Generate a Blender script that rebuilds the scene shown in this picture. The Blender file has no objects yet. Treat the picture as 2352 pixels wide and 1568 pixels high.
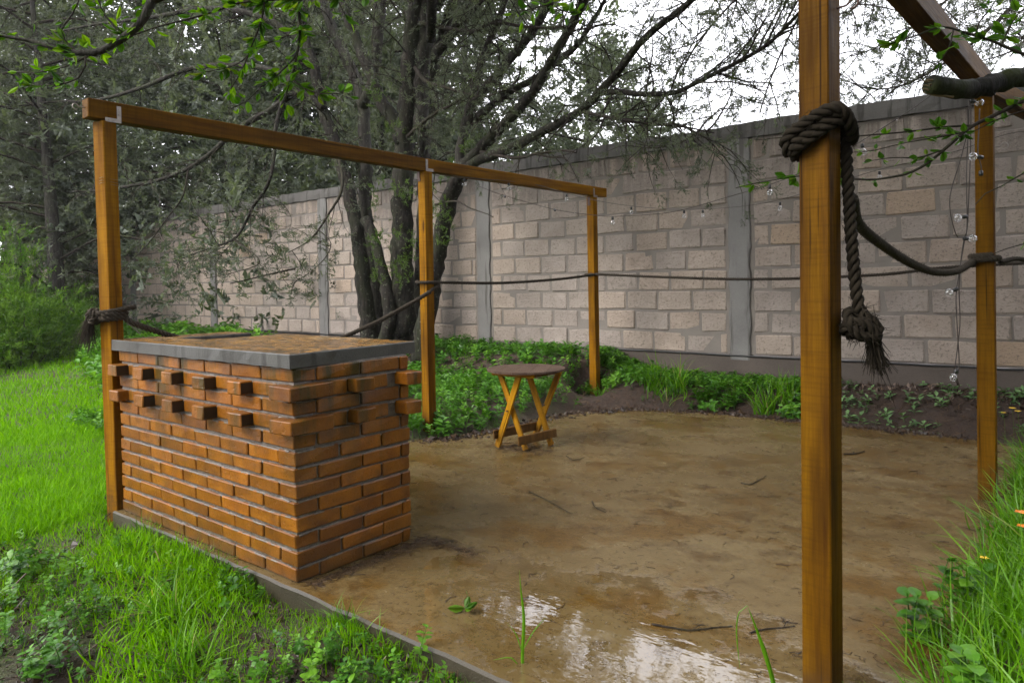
import bpy, bmesh, math, random
import numpy as np
from mathutils import Vector, Matrix

# ------------------------------------------------------------------ camera, sky, sun, exposure
sc = bpy.context.scene
COL = sc.collection
EYE = 1.3
FPX, PITCH, ROLL, YAW, SHIFT = 1650.0, 1.1, -0.9, 38.9, -0.0422     # focal length for a 2352 px wide frame
cam_data = bpy.data.cameras.new('camera')
cam = bpy.data.objects.new('camera', cam_data)
COL.objects.link(cam)
cam_data.sensor_width = 36.0
cam_data.lens = FPX / 2352.0 * 36.0
cam_data.shift_y = SHIFT
cam_data.clip_start = 0.05
cam_data.clip_end = 600
CR = (Matrix.Rotation(math.radians(YAW), 4, 'Z') @ Matrix.Rotation(math.radians(90 - PITCH), 4, 'X')
      @ Matrix.Rotation(math.radians(ROLL), 4, 'Z'))
cam.matrix_world = Matrix.Translation((0, 0, EYE)) @ CR
sc.camera = cam

SUN_EL, SUN_AZ = 44.0, 203.0          # soft light from behind and left of the camera
world = bpy.data.worlds.new('World')
sc.world = world
world.use_nodes = True
wn = world.node_tree.nodes
wl = world.node_tree.links
wn.clear()
w_out = wn.new('ShaderNodeOutputWorld')
w_bg = wn.new('ShaderNodeBackground')
w_sky = wn.new('ShaderNodeTexSky')
w_sky.sky_type = 'NISHITA'
w_sky.sun_disc = False
w_sky.sun_elevation = math.radians(SUN_EL)
w_sky.sun_rotation = math.radians(SUN_AZ)
w_sky.dust_density = 4.0
w_mix = wn.new('ShaderNodeMix')
w_mix.data_type = 'RGBA'
w_mix.inputs['Factor'].default_value = 0.86
wl.new(w_sky.outputs['Color'], w_mix.inputs[6])
w_mix.inputs[7].default_value = (7.2, 7.15, 7.5, 1)     # the even white of a closed cloud deck
wl.new(w_mix.outputs[2], w_bg.inputs['Color'])
w_bg.inputs['Strength'].default_value = 0.15
wl.new(w_bg.outputs[0], w_out.inputs['Surface'])

sun_d = bpy.data.lights.new('sun', 'SUN')
sun_d.energy = 1.5
sun_d.angle = math.radians(30)
sun_d.color = (1.0, 0.96, 0.9)
sun = bpy.data.objects.new('sun', sun_d)
COL.objects.link(sun)
_az = math.radians(SUN_AZ)
_sd = Vector((math.sin(_az) * math.cos(math.radians(SUN_EL)), math.cos(_az) * math.cos(math.radians(SUN_EL)), math.sin(math.radians(SUN_EL))))
sun.rotation_euler = _sd.to_track_quat('Z', 'Y').to_euler()

sc.view_settings.view_transform = 'Standard'
sc.view_settings.look = 'None'
sc.view_settings.gamma = 1.0
sc.view_settings.use_curve_mapping = False
sc.view_settings.exposure = 1.7
sc.cycles.use_denoising = True
sc.cycles.denoiser = 'OPENIMAGEDENOISE'
sc.cycles.denoising_input_passes = 'RGB_ALBEDO_NORMAL'
sc.cycles.denoising_prefilter = 'ACCURATE'
sc.cycles.use_adaptive_sampling = False
sc.cycles.sample_clamp_indirect = 4.0
sc.cycles.max_bounces = 6
sc.cycles.diffuse_bounces = 3
sc.cycles.glossy_bounces = 3
sc.cycles.transparent_max_bounces = 8
sc.cycles.caustics_reflective = False
sc.cycles.caustics_refractive = False

# ------------------------------------------------------------------ helpers
RS = np.random.RandomState
PI = math.pi

def ray(x, y):
    v = Vector(((x - 1176) / FPX, -(y - 784 - SHIFT * 2352) / FPX, -1.0))
    return CR.to_3x3() @ v
def pz(x, y, z=0.0):
    r = ray(x, y); t = (z - EYE) / r.z; return Vector((0, 0, EYE)) + r * t
def pY(x, y, Y):
    r = ray(x, y); t = Y / r.y; return Vector((0, 0, EYE)) + r * t
def pX(x, y, X):
    r = ray(x, y); t = X / r.x; return Vector((0, 0, EYE)) + r * t
def pd(x, y, d):
    return Vector((0, 0, EYE)) + ray(x, y) * d

def tag(o, label=None, cat=None, group=None, kind=None):
    if label: o['label'] = label
    if cat: o['category'] = cat
    if group: o['group'] = group
    if kind: o['kind'] = kind
    return o
def empty(name, loc=(0, 0, 0), label=None, cat=None, group=None):
    o = bpy.data.objects.new(name, None)
    o.empty_display_size = 0.1
    COL.objects.link(o)
    o.location = loc
    return tag(o, label, cat, group)
def link(name, me, parent=None, mat=None):
    o = bpy.data.objects.new(name, me)
    COL.objects.link(o)
    if mat and not me.materials: me.materials.append(mat)
    if parent:
        o.parent = parent
        o.matrix_parent_inverse = Matrix.Translation(-Vector(parent.location)) if parent.parent is None else Matrix.Identity(4)
    return o

def mesh_np(name, V, F, mat=None, smooth=False, rnd=None):
    """V (n,3), F (m,3|4) -> mesh through foreach_set"""
    me = bpy.data.meshes.new(name)
    V = np.ascontiguousarray(V, dtype=np.float32); F = np.ascontiguousarray(F, dtype=np.int32)
    k = F.shape[1]
    me.vertices.add(len(V)); me.vertices.foreach_set('co', V.ravel())
    me.loops.add(F.size); me.loops.foreach_set('vertex_index', F.ravel())
    me.polygons.add(len(F))
    me.polygons.foreach_set('loop_start', np.arange(0, F.size, k, dtype=np.int32))
    try: me.polygons.foreach_set('loop_total', np.full(len(F), k, dtype=np.int32))
    except Exception: pass
    me.polygons.foreach_set('use_smooth', np.full(len(F), bool(smooth), dtype=bool))
    if rnd is not None:
        a = me.attributes.new('rnd', 'FLOAT', 'POINT')
        a.data.foreach_set('value', np.ascontiguousarray(rnd, dtype=np.float32))
    me.update(calc_edges=True)
    if mat: me.materials.append(mat)
    return me

class MB:
    """collects pieces of ONE part"""
    def __init__(s): s.V = []; s.F = []; s.R = []; s.n = 0
    def add(s, V, F, r=0.5):
        V = np.asarray(V, dtype=np.float32).reshape(-1, 3); F = np.asarray(F, dtype=np.int32)
        if F.shape[1] == 4: F = np.vstack([F[:, [0, 1, 2]], F[:, [0, 2, 3]]])
        s.V.append(V); s.F.append(F + s.n); s.n += len(V)
        s.R.append(np.full(len(V), r, dtype=np.float32) if np.isscalar(r) else np.asarray(r, dtype=np.float32))
    def mesh(s, name, mat=None, smooth=False):
        return mesh_np(name, np.vstack(s.V), np.vstack(s.F), mat, smooth, np.concatenate(s.R))
    def build(s, name, mat, parent=None, smooth=False):
        return link(name, s.mesh(name, mat, smooth), parent)

def catmull(P, step):
    P = [np.array(p, dtype=float) for p in P]
    P = [2 * P[0] - P[1]] + P + [2 * P[-1] - P[-2]]
    out = []
    for i in range(1, len(P) - 2):
        a, b, c, d = P[i - 1], P[i], P[i + 1], P[i + 2]
        n = max(1, int(np.linalg.norm(c - b) / step))
        for j in range(n):
            t = j / n
            out.append(0.5 * ((2 * b) + (c - a) * t + (2 * a - 5 * b + 4 * c - d) * t * t + (3 * b - a - 3 * c + d) * t ** 3))
    out.append(P[-2])
    return np.array(out)
def frames(P):
    n = len(P)
    T = np.zeros_like(P); T[1:-1] = P[2:] - P[:-2]; T[0] = P[1] - P[0]; T[-1] = P[-1] - P[-2]
    T /= np.linalg.norm(T, axis=1)[:, None] + 1e-12
    u = np.cross(T[0], [0, 0, 1.0])
    if np.linalg.norm(u) < 1e-3: u = np.cross(T[0], [0, 1.0, 0])
    u /= np.linalg.norm(u)
    U = np.zeros_like(P); U[0] = u
    for i in range(1, n):
        u = u - T[i] * np.dot(u, T[i]); u /= np.linalg.norm(u) + 1e-12; U[i] = u
    return T, U, np.cross(T, U)
def tube(P, r, sides=6, cap=True, wob=0.0, rs=None):
    P = np.asarray(P, dtype=float)
    r = np.broadcast_to(np.asarray(r, dtype=float), (len(P),))
    T, U, W = frames(P)
    a = np.arange(sides) * 2 * PI / sides
    R = r[:, None] * np.ones(sides)
    if wob and rs is not None: R = R * (1 + wob * rs.uniform(-1, 1, R.shape))
    V = P[:, None, :] + R[:, :, None] * (np.cos(a)[None, :, None] * U[:, None, :] + np.sin(a)[None, :, None] * W[:, None, :])
    V = V.reshape(-1, 3)
    i = np.arange(len(P) - 1)[:, None] * sides; j = np.arange(sides)[None, :]; j2 = (j + 1) % sides
    F = np.stack([i + j, i + j2, i + sides + j2, i + sides + j], axis=-1).reshape(-1, 4)
    F = np.vstack([F[:, [0, 1, 2]], F[:, [0, 2, 3]]])
    if cap:
        n0 = len(V); V = np.vstack([V, P[0], P[-1]])
        jj = np.arange(sides); e = (len(P) - 1) * sides
        F = np.vstack([F, np.stack([np.full(sides, n0), (jj + 1) % sides, jj], 1), np.stack([np.full(sides, n0 + 1), e + jj, e + (jj + 1) % sides], 1)])
    return V, F

def cbox(sx, sy, sz, b=0.004, jit=0.0, rs=None):
    """box with chamfered edges (24 verts, 44 triangles), centred"""
    V = []; idx = {}
    for ax in range(3):
        for s in (-1, 1):
            for a in (-1, 1):
                for c in (-1, 1):
                    p = [0, 0, 0]; o = [i for i in range(3) if i != ax]
                    h = [sx / 2, sy / 2, sz / 2]
                    p[ax] = s * h[ax]; p[o[0]] = a * (h[o[0]] - b); p[o[1]] = c * (h[o[1]] - b)
                    sg = [0, 0, 0]; sg[ax] = s; sg[o[0]] = a; sg[o[1]] = c
                    idx[(ax,) + tuple(sg)] = len(V); V.append(p)
    V = np.array(V, dtype=float)
    if jit and rs is not None:
        for a in (-1, 1):
            for c in (-1, 1):
                for d in (-1, 1):
                    j = rs.uniform(-jit, jit, 3)
                    for ax in range(3): V[idx[(ax, a, c, d)]] += j + rs.uniform(-jit, jit, 3) * 0.35
    F = []
    def quad(a, b_, c, d):
        F.append((a, b_, c)); F.append((a, c, d))
    for ax in range(3):
        o = [i for i in range(3) if i != ax]
        for s in (-1, 1):
            q = []
            for a, c in ((-1, -1), (1, -1), (1, 1), (-1, 1)):
                sg = [0, 0, 0]; sg[ax] = s; sg[o[0]] = a; sg[o[1]] = c
                q.append(idx[(ax,) + tuple(sg)])
            quad(*q)
    for ax in range(3):                      # edges along axis ax
        o = [i for i in range(3) if i != ax]
        for a in (-1, 1):
            for c in (-1, 1):
                def g(face, s):
                    sg = [0, 0, 0]; sg[ax] = s; sg[o[0]] = a; sg[o[1]] = c
                    return idx[(face,) + tuple(sg)]
                quad(g(o[0], -1), g(o[0], 1), g(o[1], 1), g(o[1], -1))
    for a in (-1, 1):
        for c in (-1, 1):
            for d in (-1, 1):
                F.append((idx[(0, a, c, d)], idx[(1, a, c, d)], idx[(2, a, c, d)]))
    return V, np.array(F)
def fix_normals(me):
    bm = bmesh.new(); bm.from_mesh(me); bmesh.ops.recalc_face_normals(bm, faces=bm.faces); bm.to_mesh(me); bm.free()
    return me
def cbox_mesh(name, sx, sy, sz, b=0.004, jit=0.0, rs=None, mat=None):
    V, F = cbox(sx, sy, sz, b, jit, rs)
    return fix_normals(mesh_np(name, V, F, mat))
def place_box(name, lo, hi, mat, parent=None, b=0.004, jit=0.0, rs=None):
    lo = Vector(lo); hi = Vector(hi); s = hi - lo
    me = cbox_mesh(name, s.x, s.y, s.z, b, jit, rs, mat)
    o = link(name, me, parent); o.location = (lo + hi) / 2
    return o
def beam_between(name, a, b, w, h, mat, parent, roll=0.0, bev=0.004):
    """squared timber with its length on local Z"""
    a = Vector(a); b = Vector(b); d = b - a
    me = cbox_mesh(name, w, h, d.length, bev, 0.0015, RS(int(abs(a.x * 97 + a.y * 31 + a.z * 7) * 10) % 10000), mat)
    o = link(name, me, parent)
    o.rotation_euler = (d.to_track_quat('Z', 'Y') @ Matrix.Rotation(roll, 3, 'Z').to_quaternion()).to_euler()
    o.location = (a + b) / 2
    return o

# ------------------------------------------------------------------ materials
def nm(name):
    m = bpy.data.materials.new(name); m.use_nodes = True
    nt = m.node_tree; b = nt.nodes['Principled BSDF']
    return m, nt, b
def N(nt, t, **kw):
    n = nt.nodes.new(t)
    for k, v in kw.items():
        if k in n.inputs.keys(): n.inputs[k].default_value = v
        else: setattr(n, k, v)
    return n
def ramp(nt, src, stops):
    r = nt.nodes.new('ShaderNodeValToRGB')
    e = r.color_ramp.elements
    while len(e) < len(stops): e.new(0.5)
    for i, (p, c) in enumerate(stops):
        e[i].position = p; e[i].color = (c[0], c[1], c[2], 1) if not np.isscalar(c) else (c, c, c, 1)
    nt.links.new(src, r.inputs['Fac'])
    return r.outputs['Color']
def coords(nt, kind='Object', scale=(1, 1, 1), perobj=False):
    tc = nt.nodes.new('ShaderNodeTexCoord'); mp = nt.nodes.new('ShaderNodeMapping')
    mp.inputs['Scale'].default_value = scale
    nt.links.new(tc.outputs[kind], mp.inputs['Vector'])
    if perobj:
        oi = nt.nodes.new('ShaderNodeObjectInfo'); mu = N(nt, 'ShaderNodeMath', operation='MULTIPLY'); mu.inputs[1].default_value = 61.0
        nt.links.new(oi.outputs['Random'], mu.inputs[0])
        cb = nt.nodes.new('ShaderNodeCombineXYZ')
        for k in range(3): nt.links.new(mu.outputs[0], cb.inputs[k])
        nt.links.new(cb.outputs[0], mp.inputs['Location'])
    return mp.outputs['Vector']
def noise(nt, vec, scale, detail=4, rough=0.55, out='Fac'):
    n = N(nt, 'ShaderNodeTexNoise'); n.inputs['Scale'].default_value = scale; n.inputs['Detail'].default_value = detail; n.inputs['Roughness'].default_value = rough
    nt.links.new(vec, n.inputs['Vector']); return n.outputs[out]
def mixc(nt, fac, a, b, mode='MIX'):
    m = nt.nodes.new('ShaderNodeMix'); m.data_type = 'RGBA'; m.blend_type = mode
    for s, v in (('Factor', fac), (6, a), (7, b)):
        i = m.inputs[s]
        if hasattr(v, 'is_linked') or hasattr(v, 'node'): nt.links.new(v, i)
        elif np.isscalar(v): i.default_value = v
        else: i.default_value = (v[0], v[1], v[2], 1)
    return m.outputs[2]
def mth(nt, op, a, b=None, clamp=False):
    m = N(nt, 'ShaderNodeMath', operation=op); m.use_clamp = clamp
    for i, v in enumerate((a, b)):
        if v is None: continue
        if hasattr(v, 'node'): nt.links.new(v, m.inputs[i])
        else: m.inputs[i].default_value = v
    return m.outputs[0]
def bump(nt, b, height, strength=0.3, dist=0.01):
    n = N(nt, 'ShaderNodeBump'); n.inputs['Strength'].default_value = strength; n.inputs['Distance'].default_value = dist
    nt.links.new(height, n.inputs['Height']); nt.links.new(n.outputs[0], b.inputs['Normal'])
    return n
def objrand(nt):
    return nt.nodes.new('ShaderNodeObjectInfo').outputs['Random']
def setv(b, **k):
    for n, v in k.items():
        n = n.replace('_', ' ')
        b.inputs[n].default_value = v

M = {}
def mat_brick():
    m, nt, b = nm('wet_brick'); L = nt.links
    v = coords(nt, 'Object', perobj=True)
    n1 = noise(nt, v, 9, 5); n2 = noise(nt, v, 120, 3, 0.7)
    base = ramp(nt, n1, [(0.25, (0.105, 0.034, 0.003)), (0.5, (0.165, 0.060, 0.003)), (0.78, (0.235, 0.092, 0.005))])
    tint = ramp(nt, objrand(nt), [(0.0, (0.66, 0.60, 0.60)), (0.2, (0.98, 0.95, 0.95)), (0.6, (1.10, 1.08, 1.05)), (1.0, (1.30, 1.20, 1.0))])
    c = mixc(nt, 1.0, base, tint, 'MULTIPLY')
    # moss and wash streaks that run down from the slab
    g = nt.nodes.new('ShaderNodeNewGeometry'); mp = nt.nodes.new('ShaderNodeMapping'); mp.inputs['Scale'].default_value = (9, 9, 1.2)
    L.new(g.outputs['Position'], mp.inputs['Vector'])
    st = noise(nt, mp.outputs['Vector'], 1.0, 4, 0.6)
    sep = nt.nodes.new('ShaderNodeSeparateXYZ'); L.new(g.outputs['Position'], sep.inputs[0])
    hi = nt.nodes.new('ShaderNodeMapRange'); hi.inputs[1].default_value = 0.30; hi.inputs[2].default_value = 0.98; L.new(sep.outputs['Z'], hi.inputs[0])
    sm = mth(nt, 'MULTIPLY', ramp(nt, st, [(0.50, 0.0), (0.63, 1.0)]), hi.outputs[0])
    c = mixc(nt, sm, c, (0.028, 0.027, 0.005))
    blot = noise(nt, g.outputs['Position'], 7, 5, 0.7)
    c = mixc(nt, mth(nt, 'MULTIPLY', ramp(nt, blot, [(0.50, 0.0), (0.68, 1.0)]), 0.55), c, (0.060, 0.022, 0.005))
    pit = noise(nt, g.outputs['Position'], 75, 4, 0.7)
    c = mixc(nt, mth(nt, 'MULTIPLY', ramp(nt, pit, [(0.56, 0.0), (0.70, 1.0)]), 0.5), c, (0.055, 0.022, 0.008))
    lo = nt.nodes.new('ShaderNodeMapRange'); lo.inputs[1].default_value = 0.16; lo.inputs[2].default_value = 0.0; L.new(sep.outputs['Z'], lo.inputs[0])
    lo2 = mth(nt, 'MULTIPLY', lo.outputs[0], ramp(nt, noise(nt, g.outputs['Position'], 11, 4), [(0.3, 0.25), (0.7, 0.9)]))
    c = mixc(nt, lo2, c, (0.05, 0.032, 0.012))
    L.new(c, b.inputs['Base Color'])
    L.new(ramp(nt, n2, [(0.3, 0.22), (0.7, 0.5)]), b.inputs['Roughness'])
    b.inputs['Specular IOR Level'].default_value = 0.35
    h = mth(nt, 'ADD', noise(nt, v, 60, 4, 0.65), mth(nt, 'MULTIPLY', ramp(nt, noise(nt, v, 38, 2), [(0.62, 0.0), (0.72, 1.0)]), -0.7))
    bump(nt, b, h, 0.45, 0.004)
    return m
def mat_mortar():
    m, nt, b = nm('cement_mortar'); L = nt.links
    g = nt.nodes.new('ShaderNodeNewGeometry')
    n = noise(nt, g.outputs['Position'], 45, 5, 0.7)
    L.new(ramp(nt, n, [(0.3, (0.040, 0.032, 0.024)), (0.7, (0.165, 0.140, 0.115))]), b.inputs['Base Color'])
    b.inputs['Roughness'].default_value = 0.38
    bump(nt, b, n, 0.8, 0.006)
    return m
def mat_block():
    m, nt, b = nm('pumice_block'); L = nt.links
    v = coords(nt, 'Object', perobj=True)
    n1 = noise(nt, v, 3.5, 4); n2 = noise(nt, v, 38, 5, 0.75); n3 = noise(nt, v, 110, 3, 0.7)
    base = ramp(nt, n1, [(0.3, (0.280, 0.238, 0.203)), (0.7, (0.370, 0.317, 0.272))])
    tint = ramp(nt, objrand(nt), [(0.0, (0.90, 0.90, 0.92)), (0.45, (0.97, 0.97, 0.98)), (0.8, (1.06, 1.02, 0.98)), (0.985, (1.06, 1.0, 0.95)), (1.0, (1.1, 0.94, 0.74))])
    c = mixc(nt, 1.0, base, tint, 'MULTIPLY')
    c = mixc(nt, ramp(nt, n2, [(0.53, 0.0), (0.63, 0.65)]), c, (0.105, 0.086, 0.070))
    g = nt.nodes.new('ShaderNodeNewGeometry'); sep = nt.nodes.new('ShaderNodeSeparateXYZ'); L.new(g.outputs['Position'], sep.inputs[0])
    top = nt.nodes.new('ShaderNodeMapRange'); top.inputs[1].default_value = 2.15; top.inputs[2].default_value = 2.9; L.new(sep.outputs['Z'], top.inputs[0])
    mp = nt.nodes.new('ShaderNodeMapping'); mp.inputs['Scale'].default_value = (9, 9, 0.8); L.new(g.outputs['Position'], mp.inputs['Vector'])
    st = ramp(nt, noise(nt, mp.outputs['Vector'], 1.3, 5, 0.7), [(0.36, 0.0), (0.54, 1.0)])
    wet = mth(nt, 'MULTIPLY', top.outputs[0], st)
    c = mixc(nt, mth(nt, 'MULTIPLY', wet, 0.85), c, (0.095, 0.078, 0.068))
    rust = ramp(nt, noise(nt, g.outputs['Position'], 1.1, 3), [(0.62, 0.0), (0.78, 0.4)])
    c = mixc(nt, rust, c, (0.17, 0.105, 0.065))
    L.new(c, b.inputs['Base Color']); b.inputs['Roughness'].default_value = 0.8
    h = mth(nt, 'ADD', n2, mth(nt, 'MULTIPLY', n3, 0.5))
    bump(nt, b, h, 1.0, 0.02)
    return m
def mat_concrete(name, dark, light, rough=0.55, sc_=6.0, streak=True, bstr=0.35, spec=0.4):
    m, nt, b = nm(name); L = nt.links
    g = nt.nodes.new('ShaderNodeNewGeometry')
    n1 = noise(nt, g.outputs['Position'], sc_ * 0.5, 5); n2 = noise(nt, g.outputs['Position'], sc_ * 14, 4, 0.7)
    c = ramp(nt, n1, [(0.3, dark), (0.72, light)])
    c = mixc(nt, 0.35, c, ramp(nt, n2, [(0.3, dark), (0.7, light)]))
    if streak:
        mp = nt.nodes.new('ShaderNodeMapping'); mp.inputs['Scale'].default_value = (8, 8, 0.7); L.new(g.outputs['Position'], mp.inputs['Vector'])
        st = noise(nt, mp.outputs['Vector'], 1.4, 4, 0.65)
        c = mixc(nt, ramp(nt, st, [(0.52, 0.0), (0.62, 0.8)]), c, (dark[0] * 0.45, dark[1] * 0.40, dark[2] * 0.35))
    L.new(c, b.inputs['Base Color'])
    L.new(ramp(nt, n1, [(0.3, rough - 0.1), (0.7, rough + 0.12)]), b.inputs['Roughness'])
    b.inputs['Specular IOR Level'].default_value = spec
    bump(nt, b, n2, bstr, 0.008)
    return m
def mat_wood(name, dark, mid, light, rough=0.45, grain=(26, 26, 1.6), damp=0.6):
    m, nt, b = nm(name); L = nt.links
    v = coords(nt, 'Object', grain, perobj=True)
    n1 = noise(nt, v, 1.0, 6, 0.6)
    fine = noise(nt, coords(nt, 'Object', (150, 150, 5), perobj=True), 1.0, 3, 0.7)
    big = noise(nt, coords(nt, 'Object', (5, 5, 1.3), perobj=True), 1.0, 3, 0.5)
    c = ramp(nt, n1, [(0.28, dark), (0.5, mid), (0.75, light)])
    c = mixc(nt, mth(nt, 'MULTIPLY', ramp(nt, fine, [(0.35, 0.0), (0.7, 1.0)]), 0.35), c, dark)
    c = mixc(nt, mth(nt, 'MULTIPLY', ramp(nt, big, [(0.52, 0.0), (0.70, 1.0)]), damp), c, (dark[0] * 0.35, dark[1] * 0.35, dark[2] * 0.5))
    saw = noise(nt, coords(nt, 'Object', (5, 5, 120), perobj=True), 1.0, 3, 0.6)
    c = mixc(nt, mth(nt, 'MULTIPLY', ramp(nt, saw, [(0.48, 0.0), (0.66, 1.0)]), 0.32), c, dark)
    kn = N(nt, 'ShaderNodeTexVoronoi'); kn.inputs['Scale'].default_value = 1.0; nt.links.new(coords(nt, 'Object', (7, 7, 1.7), perobj=True), kn.inputs['Vector'])
    c = mixc(nt, ramp(nt, kn.outputs['Distance'], [(0.05, 0.85), (0.13, 0.0)]), c, (dark[0] * 0.4, dark[1] * 0.4, dark[2] * 0.4))
    crk = noise(nt, coords(nt, 'Object', (60, 60, 1.1), perobj=True), 1.0, 2, 0.5)
    c = mixc(nt, mth(nt, 'MULTIPLY', ramp(nt, crk, [(0.66, 0.0), (0.70, 1.0)]), 0.75), c, (dark[0] * 0.25, dark[1] * 0.25, dark[2] * 0.25))
    gp = nt.nodes.new('ShaderNodeNewGeometry'); sp_ = nt.nodes.new('ShaderNodeSeparateXYZ'); L.new(gp.outputs['Position'], sp_.inputs[0])
    mud = nt.nodes.new('ShaderNodeMapRange'); mud.inputs[1].default_value = 0.22; mud.inputs[2].default_value = 0.0; L.new(sp_.outputs['Z'], mud.inputs[0])
    c = mixc(nt, mth(nt, 'MULTIPLY', mud.outputs[0], ramp(nt, noise(nt, gp.outputs['Position'], 14, 4, 0.7), [(0.35, 0.1), (0.65, 0.9)])), c, (0.045, 0.026, 0.012))
    L.new(c, b.inputs['Base Color'])
    L.new(ramp(nt, fine, [(0.3, rough - 0.08), (0.7, rough + 0.15)]), b.inputs['Roughness'])
    b.inputs['Specular IOR Level'].default_value = 0.07
    bump(nt, b, mth(nt, 'ADD', fine, mth(nt, 'MULTIPLY', saw, 0.4)), 0.35, 0.003)
    return m
def mat_leaf(name, stops, rough=0.4, trans=0.3, spec=0.25, attr=True):
    m, nt, b = nm(name); L = nt.links
    if attr:
        a = nt.nodes.new('ShaderNodeAttribute'); a.attribute_name = 'rnd'; src = a.outputs['Fac']
    else:
        src = objrand(nt)
    c = ramp(nt, src, stops)
    L.new(c, b.inputs['Base Color']); b.inputs['Roughness'].default_value = rough; b.inputs['Specular IOR Level'].default_value = spec
    if trans > 0:
        t = nt.nodes.new('ShaderNodeBsdfTranslucent'); L.new(mixc(nt, 1.0, c, (1.15, 1.25, 0.55), 'MULTIPLY'), t.inputs['Color'])
        mx = nt.nodes.new('ShaderNodeMixShader'); mx.inputs[0].default_value = trans
        out = nt.nodes['Material Output']
        L.new(b.outputs[0], mx.inputs[1]); L.new(t.outputs[0], mx.inputs[2]); L.new(mx.outputs[0], out.inputs['Surface'])
    return m
def mat_bark(name, dark, light, moss=(0.05, 0.07, 0.02), mossy=0.4, lichen=0.3):
    m, nt, b = nm(name); L = nt.links
    g = nt.nodes.new('ShaderNodeNewGeometry')
    mp = nt.nodes.new('ShaderNodeMapping'); mp.inputs['Scale'].default_value = (26, 26, 6); L.new(g.outputs['Position'], mp.inputs['Vector'])
    n1 = noise(nt, mp.outputs['Vector'], 1.0, 5, 0.65)
    n2 = noise(nt, g.outputs['Position'], 3.0, 4); n3 = noise(nt, g.outputs['Position'], 26, 3, 0.6)
    c = ramp(nt, n1, [(0.32, dark), (0.72, light)])
    c = mixc(nt, mth(nt, 'MULTIPLY', ramp(nt, n2, [(0.45, 0.0), (0.62, 1.0)]), mossy), c, moss)
    c = mixc(nt, mth(nt, 'MULTIPLY', ramp(nt, n3, [(0.60, 0.0), (0.68, 1.0)]), lichen), c, (0.10, 0.11, 0.075))
    L.new(c, b.inputs['Base Color']); b.inputs['Roughness'].default_value = 0.8; b.inputs['Specular IOR Level'].default_value = 0.15
    bump(nt, b, n1, 1.0, 0.02)
    return m
def mat_plain(name, col, rough=0.5, metal=0.0, spec=0.5):
    m, nt, b = nm(name)
    v = coords(nt, 'Object'); n = noise(nt, v, 40, 3, 0.6)
    nt.links.new(ramp(nt, n, [(0.3, tuple(x * 0.75 for x in col)), (0.7, tuple(min(1, x * 1.15) for x in col))]), b.inputs['Base Color'])
    b.inputs['Roughness'].default_value = rough; b.inputs['Metallic'].default_value = metal; b.inputs['Specular IOR Level'].default_value = spec
    return m
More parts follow.
